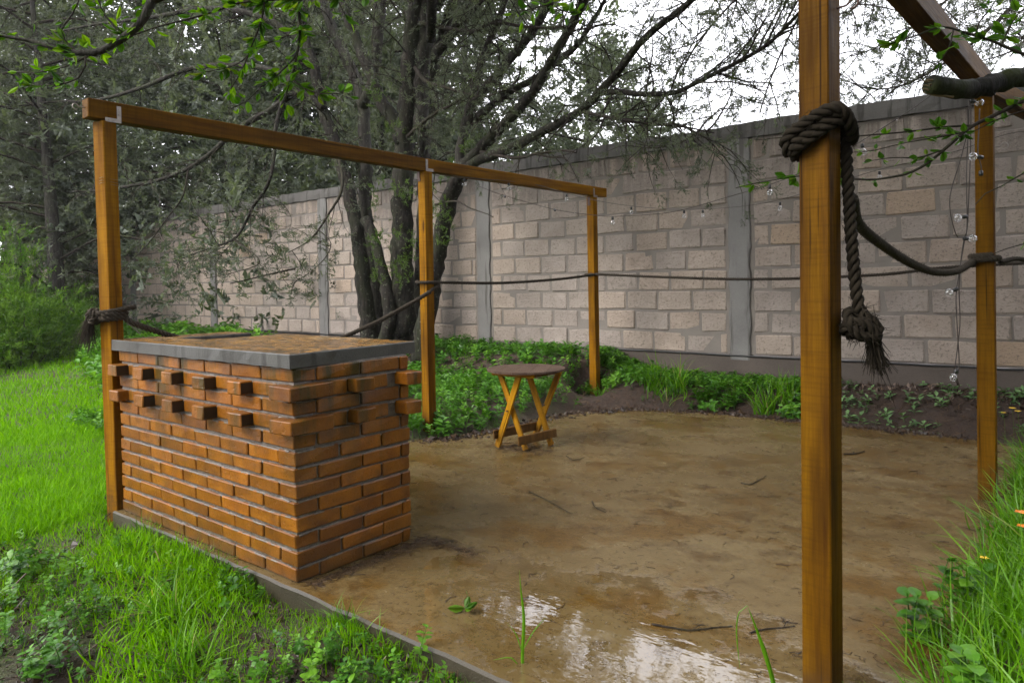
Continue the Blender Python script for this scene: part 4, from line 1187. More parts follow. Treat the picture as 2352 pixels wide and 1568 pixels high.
def thin_crown(Q):
    """the crown is open high over the wall, right of the trunks"""
    d = np.hypot(Q[:, 0], Q[:, 1]); el = np.degrees(np.arctan2(Q[:, 2] - EYE, d)); az = np.degrees(np.arctan2(-Q[:, 0], Q[:, 1]))
    open_ = sstep(20, 24, el) * (1 - sstep(38, 44, el)) * sstep(18, 22, az) * (1 - sstep(38, 44, az))
    return 1 - 0.93 * open_

class Cedar:
    """collects the twigs and foliage of one cedar"""
    def __init__(s, seed): s.rs = RS(seed); s.tw = MB(); s.pos = []; s.dir = []; s.sc = []
    def spray_at(s, p, d, sc): s.pos.append(p); s.dir.append(d); s.sc.append(sc)
    def twig(s, p, d, L, r, level, droop=-0.2, leafy=1.0, sc=0.16, curl=0.5):
        rs = s.rs; n = max(4, int(L / 0.09)); P = [np.array(p)]; v = np.array(d, dtype=float); v /= np.linalg.norm(v)
        bend = rs.normal(0, curl, 3)
        for k in range(n):
            v = v + bend * (1.0 / n) + np.array([0, 0, droop / n]) + rs.normal(0, 0.10, 3); v /= np.linalg.norm(v)
            P.append(P[-1] + v * L / n)
        P = np.array(P)
        s.tw.add(*tube(P, np.linspace(r, r * 0.35, len(P)), 3 if r < 0.006 else 5, False))
        T = np.diff(P, axis=0)
        if level <= 0:
            for k in range(1, len(P)):
                if k / len(P) < 0.35: continue
                if rs.rand() < leafy:
                    d2 = T[k - 1] / np.linalg.norm(T[k - 1]) + rs.normal(0, 0.55, 3) + np.array([0, 0, 0.15]); s.spray_at(P[k], d2, sc * rs.uniform(0.6, 1.25))
            s.spray_at(P[-1], T[-1] + rs.normal(0, 0.01, 3), sc * rs.uniform(0.8, 1.3))
        else:
            m = max(2, int(L / 0.16))
            for k in range(m):
                i = int((0.22 + 0.75 * (k + rs.rand() * 0.6) / m) * (len(P) - 1)); i = min(i, len(P) - 2)
                t = T[i] / np.linalg.norm(T[i]); d2 = t * 0.7 + rs.normal(0, 0.75, 3); d2 /= np.linalg.norm(d2)
                s.twig(P[i], d2, L * rs.uniform(0.3, 0.55), r * 0.55, level - 1, droop, leafy, sc, curl)
            s.twig(P[-1], T[-1], L * 0.4, r * 0.4, 0, droop, leafy, sc, curl)
    def dress(s, P, n, t0, t1, L, r, level=1, bias=(0, 0, 0), droop=-0.2, leafy=1.0, sc=0.16, curl=0.5):
        rs = s.rs; T = np.gradient(P, axis=0)
        for k in range(n):
            i = int((t0 + (t1 - t0) * (k + rs.rand()) / n) * (len(P) - 1)); i = min(max(i, 0), len(P) - 1)
            t = T[i] / (np.linalg.norm(T[i]) + 1e-9); d = t * 0.55 + rs.normal(0, 0.7, 3) + np.array(bias)
            s.twig(P[i], d, L * rs.uniform(0.6, 1.35), r, level, droop, leafy, sc, curl)
    def finish(s, parent, leafmat, twigmat, templates=None, name='crown'):
        s.tw.build('twigs', twigmat, parent)
        Q = np.array(s.pos); keep = s.rs.rand(len(Q)) < thin_crown(Q)
        V, F, R = scatter(templates or SPRAY, Q[keep], np.array(s.dir)[keep], np.array(s.sc)[keep], s.rs)
        o = link(name, mesh_np(name, V, F, leafmat, False, R), parent); return o

# ------------------------------------------------------------------ the many-stemmed cedar by the wall
def build_cedar():
    t = empty('cedar_tree', (-7.6, 6.95, gz(-7.6, 6.95)), 'old cedar with several dark mossy trunks and wide drooping branches before the wall', 'tree')
    r = RS(31); c = Cedar(32)
    def Y(pts): return [pY(x, y, yy) for x, y, yy in pts]
    stems = []
    def stem(pts, r0, r1, mat='bark', flare=0.25, sides=12, name='trunk'):
        mb = MB(); P, rr = limb(mb, Y(pts), r0, r1, 0.09, sides, 0.10, r, flare); mb.build(name, M[mat], t, True); stems.append(P); return P
    # T1 left stem, T2 grey stem behind, T3 dark middle stem, its fork, T4 thin stem, T5 right stem
    g0 = 830
    t1 = stem([(866, g0, 6.85), (850, 774, 6.85), (838, 680, 6.82), (827, 579, 6.8), (809, 471, 6.8), (784, 380, 6.8), (762, 308, 6.78), (737, 236, 6.75), (722, 150, 6.7), (700, 90, 6.65), (688, 0, 6.6), (665, -160, 6.5), (650, -360, 6.4)], 0.120, 0.05)
    t2 = stem([(885, g0, 7.15), (868, 740, 7.15), (850, 600, 7.15), (838, 471, 7.15), (842, 380, 7.15), (836, 312, 7.15), (832, 231, 7.15), (818, 185, 7.15), (792, 127, 7.15), (764, 65, 7.15), (745, 5, 7.15), (720, -150, 7.1), (700, -350, 7.0)], 0.118, 0.06, 'bark2')
    stem([(834, 245, 7.14), (850, 200, 7.14), (861, 162, 7.15), (866, 116, 7.15), (875, 35, 7.2), (880, -60, 7.2), (890, -300, 7.2)], 0.085, 0.05, 'bark2', 0)
    t3 = stem([(930, g0, 6.95), (923, 774, 6.95), (926, 651, 6.95), (922, 543, 6.95), (926, 435, 6.95), (928, 344, 6.95), (938, 231, 6.93), (944, 139, 6.9), (950, 69, 6.9), (957, -5, 6.9), (965, -160, 6.8), (975, -420, 6.7)], 0.165, 0.105)
    stem([(968, 300, 7.02), (966, 231, 7.02), (972, 139, 7.0), (978, 69, 7.0), (984, -5, 7.0), (1000, -200, 6.9), (1020, -420, 6.9)], 0.12, 0.085, 'bark2', 0)
    stem([(926, 330, 6.93), (905, 270, 6.9), (880, 243, 6.85), (861, 197, 6.8), (833, 130, 6.75), (813, 81, 6.7), (796, 35, 6.65), (775, -20, 6.6), (740, -150, 6.5)], 0.105, 0.05, 'bark', 0)
    t4 = stem([(960, g0, 7.35), (966, 700, 7.35), (972, 480, 7.35), (975, 347, 7.35), (986, 255, 7.35), (995, 162, 7.3), (1007, 104, 7.3), (1032, 35, 7.25), (1060, -60, 7.2), (1090, -220, 7.1)], 0.11, 0.06, 'bark2')
    t5 = stem([(968, g0, 6.75), (985, 700, 6.75), (1002, 600, 6.75), (1018, 520, 6.72), (1035, 450, 6.7), (1055, 405, 6.68), (1072, 377, 6.66)], 0.130, 0.10)
    stem([(872, g0, 6.7), (895, 730, 6.72), (885, 650, 6.74), (862, 560, 6.78), (838, 500, 6.8)], 0.10, 0.075, 'bark')
    def lb(pts, r0, r1, mat='bark', sides=8):
        mb = MB(); P, rr = limb(mb, Y(pts), r0, r1, 0.07, sides, 0.10, r); mb.build('branch', M[mat], t, True); return P
    R5a = lb([(1060, 390, 6.68), (1117, 327, 6.62), (1167, 277, 6.55), (1227, 207, 6.45), (1267, 140, 6.35), (1304, 73, 6.25), (1337, 10, 6.15), (1380, -80, 6.0), (1440, -220, 5.8)], 0.078, 0.032)
    R5b = lb([(1070, 384, 6.66), (1105, 365, 6.6), (1167, 343, 6.5), (1251, 300, 6.35), (1334, 253, 6.2), (1401, 187, 6.05), (1467, 103, 5.9), (1517, 57, 5.8), (1568, 20, 5.7), (1650, -60, 5.5), (1760, -160, 5.3)], 0.068, 0.018)
    R5c = lb([(1050, 400, 6.75), (1061, 333, 6.8), (1074, 267, 6.82), (1091, 200, 6.85), (1117, 110, 6.85), (1144, 53, 6.8), (1170, -30, 6.8)], 0.075, 0.032, 'bark2')
    R5d = lb([(1072, 290, 6.8), (1085, 240, 6.8), (1134, 183, 6.7), (1167, 140, 6.65), (1211, 90, 6.6), (1251, 27, 6.5), (1290, -50, 6.4), (1340, -180, 6.3)], 0.070, 0.036, 'bark2')
    R5e = lb([(1071, 290, 6.85), (1117, 253, 6.9), (1167, 213, 6.9), (1234, 177, 6.9), (1317, 113, 6.85), (1350, 67, 6.8), (1390, 0, 6.7)], 0.06, 0.022, 'bark2')
    R5f = lb([(1334, 253, 6.2), (1384, 213, 6.1), (1484, 217, 5.9), (1551, 213, 5.8), (1600, 190, 5.7), (1680, 150, 5.6), (1760, 105, 5.5), (1835, 30, 5.4)], 0.035, 0.012)
    R5g = lb([(1334, 256, 6.2), (1400, 270, 6.0), (1490, 285, 5.9), (1560, 290, 5.8), (1640, 305, 5.7)], 0.022, 0.006, 'twig')
    R5h = lb([(1105, 350, 6.6), (1184, 363, 6.4), (1234, 353, 6.3), (1290, 346, 6.25), (1324, 350, 6.2)], 0.026, 0.010, 'twig')
    lb([(1234, 353, 6.3), (1265, 362, 6.28), (1300, 364, 6.25), (1318, 395, 6.22), (1330, 420, 6.2)], 0.013, 0.004, 'twig')
    C1 = lb([(950, 150, 6.9), (975, 185, 6.75), (1020, 200, 6.6), (1061, 213, 6.5), (1117, 222, 6.4), (1184, 190, 6.3), (1197, 143, 6.2)], 0.03, 0.010, 'twig')
    C2 = lb([(955, 52, 6.9), (1010, 62, 6.75), (1084, 73, 6.6), (1134, 53, 6.5), (1210, 62, 6.4), (1284, 63, 6.3), (1340, 45, 6.2)], 0.032, 0.012, 'twig')
    C3 = lb([(935, 315, 6.9), (962, 290, 6.7), (1000, 260, 6.6), (1040, 240, 6.5), (1068, 218, 6.4)], 0.030, 0.014, 'twig')
    lb([(1000, 470, 6.72), (1046, 462, 6.5), (1080, 478, 6.4), (1120, 492, 6.3), (1133, 499, 6.3)], 0.016, 0.005, 'twig')
    # drooping branches on the left
    B1 = lb([(735, 236, 6.75), (680, 215, 6.5), (617, 257, 6.3), (567, 283, 6.15), (520, 320, 6.0), (483, 353, 5.9), (433, 387, 5.8), (367, 413, 5.65), (300, 427, 5.5), (230, 437, 5.4), (167, 440, 5.3)], 0.06, 0.012)
    B2 = lb([(700, 105, 6.7), (660, 200, 6.4), (632, 300, 6.2), (629, 363, 6.1), (615, 424, 6.0), (582, 474, 5.95), (560, 519, 5.9), (537, 549, 5.9), (496, 566, 5.85), (454, 580, 5.8), (400, 600, 5.75)], 0.045, 0.008)
    B3 = lb([(775, 350, 6.75), (786, 400, 6.5), (782, 446, 6.4), (762, 480, 6.35), (732, 527, 6.3), (704, 557, 6.3), (662, 580, 6.25)], 0.030, 0.007, 'twig')
    B4 = lb([(537, 549, 5.9), (596, 600, 5.85), (540, 625, 5.8), (470, 640, 5.75)], 0.012, 0.004, 'twig')
    B5 = lb([(433, 387, 5.8), (420, 450, 5.75), (385, 500, 5.7), (340, 560, 5.65), (300, 600, 5.6), (276, 625, 5.6)], 0.016, 0.005, 'twig')
    B6 = lb([(745, 250, 6.72), (640, 170, 6.4), (540, 150, 6.2), (430, 160, 6.0), (330, 200, 5.8), (220, 230, 5.6), (110, 235, 5.5), (0, 250, 5.4)], 0.055, 0.012)
    B7 = lb([(700, 100, 6.7), (600, 40, 6.4), (480, 20, 6.1), (350, 40, 5.9), (200, 60, 5.7), (60, 90, 5.5)], 0.055, 0.012)
    B8 = lb([(732, 527, 6.3), (760, 560, 6.2), (740, 600, 6.1), (690, 640, 6.0), (650, 660, 6.0)], 0.008, 0.003, 'twig')
    # foliage: sparse towards the sky on the right, dense curtains on the left
    for P in (R5a, R5c, R5d, R5e): c.dress(P, 20, 0.15, 1.0, 0.62, 0.010, 1, (0, -0.1, 0.15), -0.1, 0.75, 0.125)
    for P in (R5b, R5f, R5g): c.dress(P, 24, 0.2, 1.0, 0.60, 0.009, 1, (0, 0, 0.15), -0.15, 0.8, 0.12)
    c.dress(R5g, 6, 0.3, 1, 0.5, 0.007, 1, (0, 0, -0.3), -0.6, 0.7, 0.15)
    c.dress(R5h, 5, 0.1, 0.9, 0.35, 0.006, 0, (0, 0, 0.1), 0, 0.12, 0.10)
    for P in (C1, C2, C3): c.dress(P, 16, 0.1, 1, 0.5, 0.008, 1, (0, 0, 0.1), -0.1, 0.7, 0.12)
    for P in (t1, t2, t4): c.dress(P, 26, 0.38, 1.0, 0.75, 0.012, 1, (0, -0.2, 0.0), -0.2, 0.75, 0.125)
    c.dress(t3, 26, 0.45, 1.0, 0.8, 0.012, 1, (0.1, -0.3, 0.1), -0.1, 0.75, 0.13)
    for P in (B1, B6, B7): c.dress(P, 26, 0.08, 1.0, 0.75, 0.010, 1, (0, 0, -0.15), -0.45, 0.95, 0.13, 0.8)
    c.dress(B2, 17, 0.1, 0.95, 0.5, 0.008, 1, (0, 0, -0.15), -0.35, 0.95, 0.125, 0.9)
    c.dress(B2, 10, 0.72, 1.0, 0.5, 0.006, 1, (-0.2, 0, -0.4), -0.5, 0.9, 0.16, 0.9)
    c.dress(B3, 9, 0.1, 1, 0.45, 0.006, 1, (0, 0, -0.2), -0.4, 0.95, 0.125, 0.9)
    for P in (B4, B8, B5): c.dress(P, 6, 0.2, 1, 0.38, 0.005, 0, (0, 0, -0.2), -0.3, 0.9, 0.15, 0.9)
    # upper boughs out over the patio
    for k, (pts, n) in enumerate((
        ([(-6.9, 6.9, 4.6), (-5.8, 5.9, 5.2), (-4.6, 4.9, 5.5), (-3.4, 4.0, 5.6), (-2.4, 3.2, 5.5)], 34),
        ([(-7.1, 6.9, 5.2), (-6.6, 5.4, 5.9), (-6.0, 4.0, 6.2), (-5.4, 2.8, 6.2)], 30),
        ([(-6.8, 6.9, 5.0), (-5.4, 6.6, 6.0), (-4.0, 6.0, 6.6), (-2.6, 5.4, 6.8), (-1.4, 4.8, 6.7)], 36),
        ([(-7.6, 6.9, 5.4), (-8.4, 6.9, 6.6), (-9.4, 7.0, 7.4)], 20),
        ([(-6.8, 6.9, 4.4), (-5.2, 6.9, 5.4), (-3.6, 6.8, 6.0), (-1.8, 6.6, 6.2), (-0.4, 6.3, 6.1)], 44),
        ([(-6.8, 6.9, 5.6), (-5.0, 5.0, 7.0), (-3.6, 3.4, 7.6), (-2.4, 2.2, 7.6)], 40),
        ([(-6.9, 6.95, 6.2), (-6.4, 6.9, 8.0), (-6.0, 6.8, 9.6)], 30))):
        mb = MB(); P, _ = limb(mb, pts, 0.075, 0.02, 0.1, 7, 0.08, r); mb.build('branch', M['bark'], t, True)
        c.dress(P, n, 0.1, 1.0, 1.15, 0.014, 1, (0, 0, 0.0), -0.25, 0.8, 0.24)
    c.finish(t, M['cedar'], M['twig'])
    # young bright sprigs growing straight from the bark
    pos = []; dr = []; s2 = []
    for (x, y, yy) in [(862, 470, 6.62), (868, 440, 6.62), (866, 540, 6.6), (872, 560, 6.6), (864, 600, 6.62), (872, 640, 6.62), (925, 440, 6.7), (935, 455, 6.7), (920, 550, 6.7), (912, 620, 6.68), (930, 640, 6.68), (1000, 500, 6.5), (1010, 480, 6.5), (1022, 505, 6.5), (1005, 420, 6.5), (1015, 545, 6.5), (940, 600, 6.7), (955, 560, 6.7), (860, 210, 6.6), (868, 225, 6.6), (905, 300, 6.7), (1040, 395, 6.5), (1080, 330, 6.5)]:
        p = pY(x, y, yy)
        for k in range(11):
            pos.append(np.array(p) + r.normal(0, 0.06, 3)); dr.append(r.normal(0, 0.5, 3) + np.array([0.2, -0.5, 0.5])); s2.append(0.14 * r.uniform(0.6, 1.2))
    V, F, R = scatter(SPRAY, np.array(pos), np.array(dr), np.array(s2), r)
    link('young_sprigs', mesh_np('young_sprigs', V, F, M['fresh'], False, R), t)
build_cedar()

# ------------------------------------------------------------------ other trees
def far_tree(x, y, h, rad, seed, label, group, mat='cedar_far', n=900, sc=0.5, base=0.15, conical=0.6, clear=0.12, hang=0.0, trunk_r=0.16, templates=None):
    r = RS(seed)
    t = empty('cedar_tree', (x, y, gz(x, y)), label, 'tree', group)
    mb = MB(); lean = r.uniform(-0.4, 0.4, 2)
    limb(mb, [(x, y, -0.1), (x + lean[0] * 0.3, y + lean[1] * 0.3, h * 0.35), (x + lean[0], y + lean[1], h * 0.92)], trunk_r, 0.03, 0.4, 8, 0.06, r, 0.3)
    mb.build('trunk', M['bark2'], t, True)
    tw = MB(); pos = []; dr = []; s_ = []
    nb = max(14, int(h * 4.5))
    per = int(n / nb)
    for k in range(nb):
        f = base + (0.98 - base) * (k + r.rand()) / nb
        z = h * f; a = r.uniform(0, 2 * PI)
        prof = (1 - ((f - base) / (1 - base)) ** 1.3 * conical) * min(1, (f - base + 0.10) / clear)
        L = rad * prof * r.uniform(0.65, 1.15) + 0.2
        p0 = np.array([x + lean[0] * f, y + lean[1] * f, z]); d = np.array([math.cos(a), math.sin(a), r.uniform(-0.05, 0.45)])
        pts = [p0, p0 + d * L * 0.5 + np.array([0, 0, 0.03]), p0 + d * L + np.array([0, 0, -hang * L])]
        P = catmull(pts, 0.25); tw.add(*tube(P, np.linspace(0.035, 0.008, len(P)), 4, False))
        for j in range(per):
            i = min(len(P) - 1, int((0.2 + 0.8 * r.rand() ** 0.7) * len(P)))
            spread = 0.16 * L + 0.12
            q = P[i] + r.normal(0, spread, 3) * np.array([1, 1, 0.7]); pos.append(q)
            dr.append(d + r.normal(0, 0.6, 3) + np.array([0, 0, 0.25 - hang])); s_.append(sc * r.uniform(0.55, 1.25))
    tw.build('branches', M['twig'], t)
    V, F, R = scatter(templates or TUFT, np.array(pos), np.array(dr), np.array(s_), r)
    link('crown', mesh_np('crown', V, F, M[mat], False, R), t)
    return t
GB = 'cedars along the wall'
far_tree(-16.6, 5.7, 9.0, 3.0, 41, 'dense cedar sweeping to the ground left of the brick counter', GB, 'cedar', 3800, 0.28, 0.05, 0.6, 0.05, 0.25, 0.2, SPRAY)
far_tree(-20.0, 4.9, 8.0, 2.8, 42, 'dark cedar behind the bright green feathery shrub', GB, 'cedar', 3000, 0.34, 0.04, 0.6, 0.05, 0.25, 0.2, SPRAY)
far_tree(-11.0, 9.6, 9.5, 2.8, 43, 'grey-green cedar beyond the wall behind the left corner post', 'cedars beyond the wall', 'cedar', 3000, 0.34, 0.08, 0.6, 0.05, 0.1, 0.2, SPRAY)
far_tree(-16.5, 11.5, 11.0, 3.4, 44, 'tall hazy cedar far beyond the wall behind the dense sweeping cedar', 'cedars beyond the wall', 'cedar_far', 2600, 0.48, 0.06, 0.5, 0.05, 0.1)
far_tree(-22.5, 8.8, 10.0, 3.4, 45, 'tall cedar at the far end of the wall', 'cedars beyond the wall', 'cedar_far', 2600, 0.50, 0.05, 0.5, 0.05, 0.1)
far_tree(-8.6, 13.0, 6.2, 2.2, 46, 'pale young tree beyond the wall behind the cedar trunks', 'trees beyond the wall', 'cedar_far', 1300, 0.40, 0.1, 0.7)
k_ = 0
for (x, y, h, rad, lab) in ((-7.4, 24, 5.6, 2.6, 'low pale treetop showing over the wall between the cedar limbs'), (-3.8, 27, 5.0, 2.4, 'low pale treetop over the wall under the dry cedar branch'), (-0.2, 29, 5.3, 2.6, 'small hazy treetop over the wall near the grey column'),
                          (-12.0, 22, 7.5, 3.0, 'hazy tree far behind the cedar trunks'), (-28, 14, 10, 4, 'far hazy tree left of the tall cedars'), (-31, 6, 9, 4, 'far dark tree across the lawn')):
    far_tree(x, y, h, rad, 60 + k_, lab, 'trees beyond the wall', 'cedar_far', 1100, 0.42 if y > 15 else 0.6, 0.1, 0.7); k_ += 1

for i, (x, y, h, rad, lab) in enumerate(((-15.5, 8.9, 15, 3.6, 'tall cedar over the wall above the left corner post'), (-20.5, 6.2, 14, 3.6, 'tall broad cedar towering over the feathery shrub'), (-25.0, 12.0, 16, 4.2, 'very tall hazy cedar behind the others at the far end'),
                                     (-18.0, 15.5, 16, 4.0, 'very tall hazy cedar well beyond the wall'), (-27.5, 8.0, 13, 4.0, 'tall cedar closing the end of the lawn'), (-12.5, 13.5, 13, 3.2, 'tall hazy cedar beyond the wall left of the grey trunk'))):
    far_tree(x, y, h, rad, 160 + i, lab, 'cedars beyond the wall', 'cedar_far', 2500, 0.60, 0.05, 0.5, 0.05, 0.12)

for i, (x, y, h, rad, lab) in enumerate(((4.2, 0.6, 7.5, 2.2, 'unseen cedar added right of the long grass to block sky light'), (5.2, 4.4, 8.5, 2.4, 'unseen cedar added behind the right leafy tree to block sky light'), (4.8, -2.8, 7.0, 2.2, 'unseen cedar added at the near end of the mound to block sky light'), (1.4, -4.6, 8.0, 2.3, 'unseen cedar added behind the camera to darken the patio'), (3.4, -6.2, 8.5, 2.4, 'unseen cedar added farther behind the camera to darken the patio'))):
    far_tree(x, y, h, rad, 180 + i, lab, 'unseen cedars added to shade the patio', 'cedar', 800, 0.72, 0.06, 0.5, 0.05, 0.12)  # out-of-view cedars, added to block sky light from the right and behind

for i, (x, y, h, rad, lab) in enumerate(((-11.9, 10.6, 5.9, 2.5, 'bushy cedar close behind the wall under the long drooping bough'), (-14.2, 10.0, 8.2, 2.6, 'bushy cedar behind the wall beside the left corner post'))):
    far_tree(x, y, h, rad, 200 + i, lab, 'cedars beyond the wall', 'cedar_far', 1900, 0.50, 0.08, 0.55, 0.05, 0.15)

def build_right_cedar():
    t = empty('cedar_tree', (3.2, 9.6, 0.1), 'cedar beyond the wall whose thin boughs hang against the white sky behind the foreground post', 'tree')
    r = RS(71); c = Cedar(72)
    mb = MB(); limb(mb, [(3.2, 9.6, -0.1), (3.0, 9.5, 3.0), (2.7, 9.4, 6.5), (2.5, 9.3, 8.5)], 0.2, 0.06, 0.2, 10, 0.08, r, 0.3); mb.build('trunk', M['bark2'], t, True)
    Yp = lambda pts: [pd(x, y, d) for x, y, d in pts]
    for pts, n in ((Yp([(2500, -300, 9.5), (2320, -120, 9), (2200, -20, 8.7), (2100, 60, 8.4), (2010, 110, 8.2), (1955, 130, 8.1)]), 26),
                   (Yp([(2480, -150, 9.5), (2330, 10, 9), (2220, 110, 8.7), (2090, 190, 8.4), (2000, 205, 8.3), (1955, 190, 8.2)]), 26),
                   (Yp([(2420, -380, 9.3), (2150, -260, 8.8), (1960, -120, 8.4), (1860, 0, 8.2), (1800, 110, 8.1), (1760, 210, 8.0), (1745, 260, 8.0)]), 34),
                   (Yp([(2150, -260, 8.8), (1900, -160, 8.4), (1760, -60, 8.2), (1660, 30, 8.0), (1590, 120, 7.9), (1560, 180, 7.9)]), 26),
                   (Yp([(2600, -250, 9), (2450, -60, 8.6), (2380, 60, 8.2), (2320, 130, 8.0)]), 18),
                   (Yp([(2300, -300, 8.6), (2080, -120, 8.2), (1990, -10, 8.0), (1940, 40, 7.9)]), 20)):
        mb = MB(); P, _ = limb(mb, pts, 0.035, 0.008, 0.12, 6, 0.08, r); mb.build('branch', M['twig'], t, True)
        c.dress(P, int(n * 1.7), 0.15, 1, 0.75, 0.008, 1, (-0.2, 0, -0.25), -0.4, 0.8, 0.135, 0.5)
    c.finish(t, M['cedar'], M['twig'])
build_right_cedar()

# ------------------------------------------------------------------ broadleaf trees whose boughs reach into view
LEAF_ME = []
for k in range(5):
    V, F = leaf_template(1.0, [0.5, 0.6, 0.55, 0.45, 0.62][k], [0.25, 0.1, 0.4, 0.2, 0.05][k], [0.1, 0.3, 0.05, 0.35, -0.15][k])
    LEAF_ME.append(mesh_np('leaf', V, F, M['leaf'], True))
def add_leaf(parent, p, d, size, rs, up=(0, 0, 1)):
    d = Vector(d).normalized(); u = Vector(up) + Vector(rs.normal(0, 0.45, 3))
    x = d.cross(u)
    if x.length < 1e-3: x = d.orthogonal()
    x.normalize(); y = x.cross(d) * -1
    m = Matrix((x, y, d)).transposed().to_4x4()
    o = bpy.data.objects.new('leaf', LEAF_ME[rs.randint(len(LEAF_ME))]); COL.objects.link(o); o.parent = parent
    o.matrix_parent_inverse = Matrix.Identity(4)
    o.matrix_basis = Matrix.Translation(Vector(p)) @ m @ Matrix.Diagonal((size, size, size, 1))
    return o
def world_branch(t, pts, r0, r1, mat, sides=6, rs=None):
    mb = MB(); P, _ = limb(mb, pts, r0, r1, 0.03, sides, 0.08, rs)
    o = link('branch', mb.mesh('branch', M[mat], True)); o.parent = t; o.matrix_parent_inverse = Matrix.Translation(-Vector(t.location)); return o, P
def leaves_along(o, P, n, size, rs, t0=0.05, t1=1.0, side=0.9, down=0.1, cluster=3):
    T = np.gradient(P, axis=0); k = 0
    while k < n:
        i = int((t0 + (t1 - t0) * rs.rand()) * (len(P) - 1)); tt = T[i] / np.linalg.norm(T[i])
        base = P[i]
        for j in range(min(cluster, n - k)):
            d = tt * rs.uniform(0.2, 0.9) + rs.normal(0, side, 3) * np.array([1, 1, 0.55]) + np.array([0, 0, -down]); d /= np.linalg.norm(d)
            add_leaf(o, base + d * 0.006, d, size * rs.uniform(0.6, 1.2), rs); k += 1
def canopy(t, centre, radii, n, sc, rs, mat_name, low):
    """leaf clumps high over the patio, clear of the view"""
    pos = []; dr = []
    clumps = rs.normal(0, 0.5, (max(8, n // 60), 3)) * np.array(radii) + np.array(centre)
    while len(pos) < n:
        c = clumps[rs.randint(len(clumps))]; p = c + rs.normal(0, 0.35, 3) * np.array([1, 1, 0.5])
        d = math.hypot(p[0], p[1])
        if p[2] < low + 0.50 * max(d, 1.0) + 1.3: continue
        pos.append(p); dr.append(rs.normal(0, 1, 3) * np.array([1, 1, 0.4]))
    V, F, R = scatter([LEAF4], np.array(pos), np.array(dr), rs.uniform(0.7, 1.3, n) * sc, rs)
    link('crown', mesh_np('crown', V, F, M[mat_name], False, R), t)
LEAF4 = (np.array([(0, 0, 0), (-0.27, 0.08, 0.5), (0, -0.04, 0.5), (0.27, 0.08, 0.5), (0, -0.12, 1.0)], dtype=float), np.array([(0, 2, 1), (0, 3, 2), (1, 2, 4), (2, 3, 4)]))

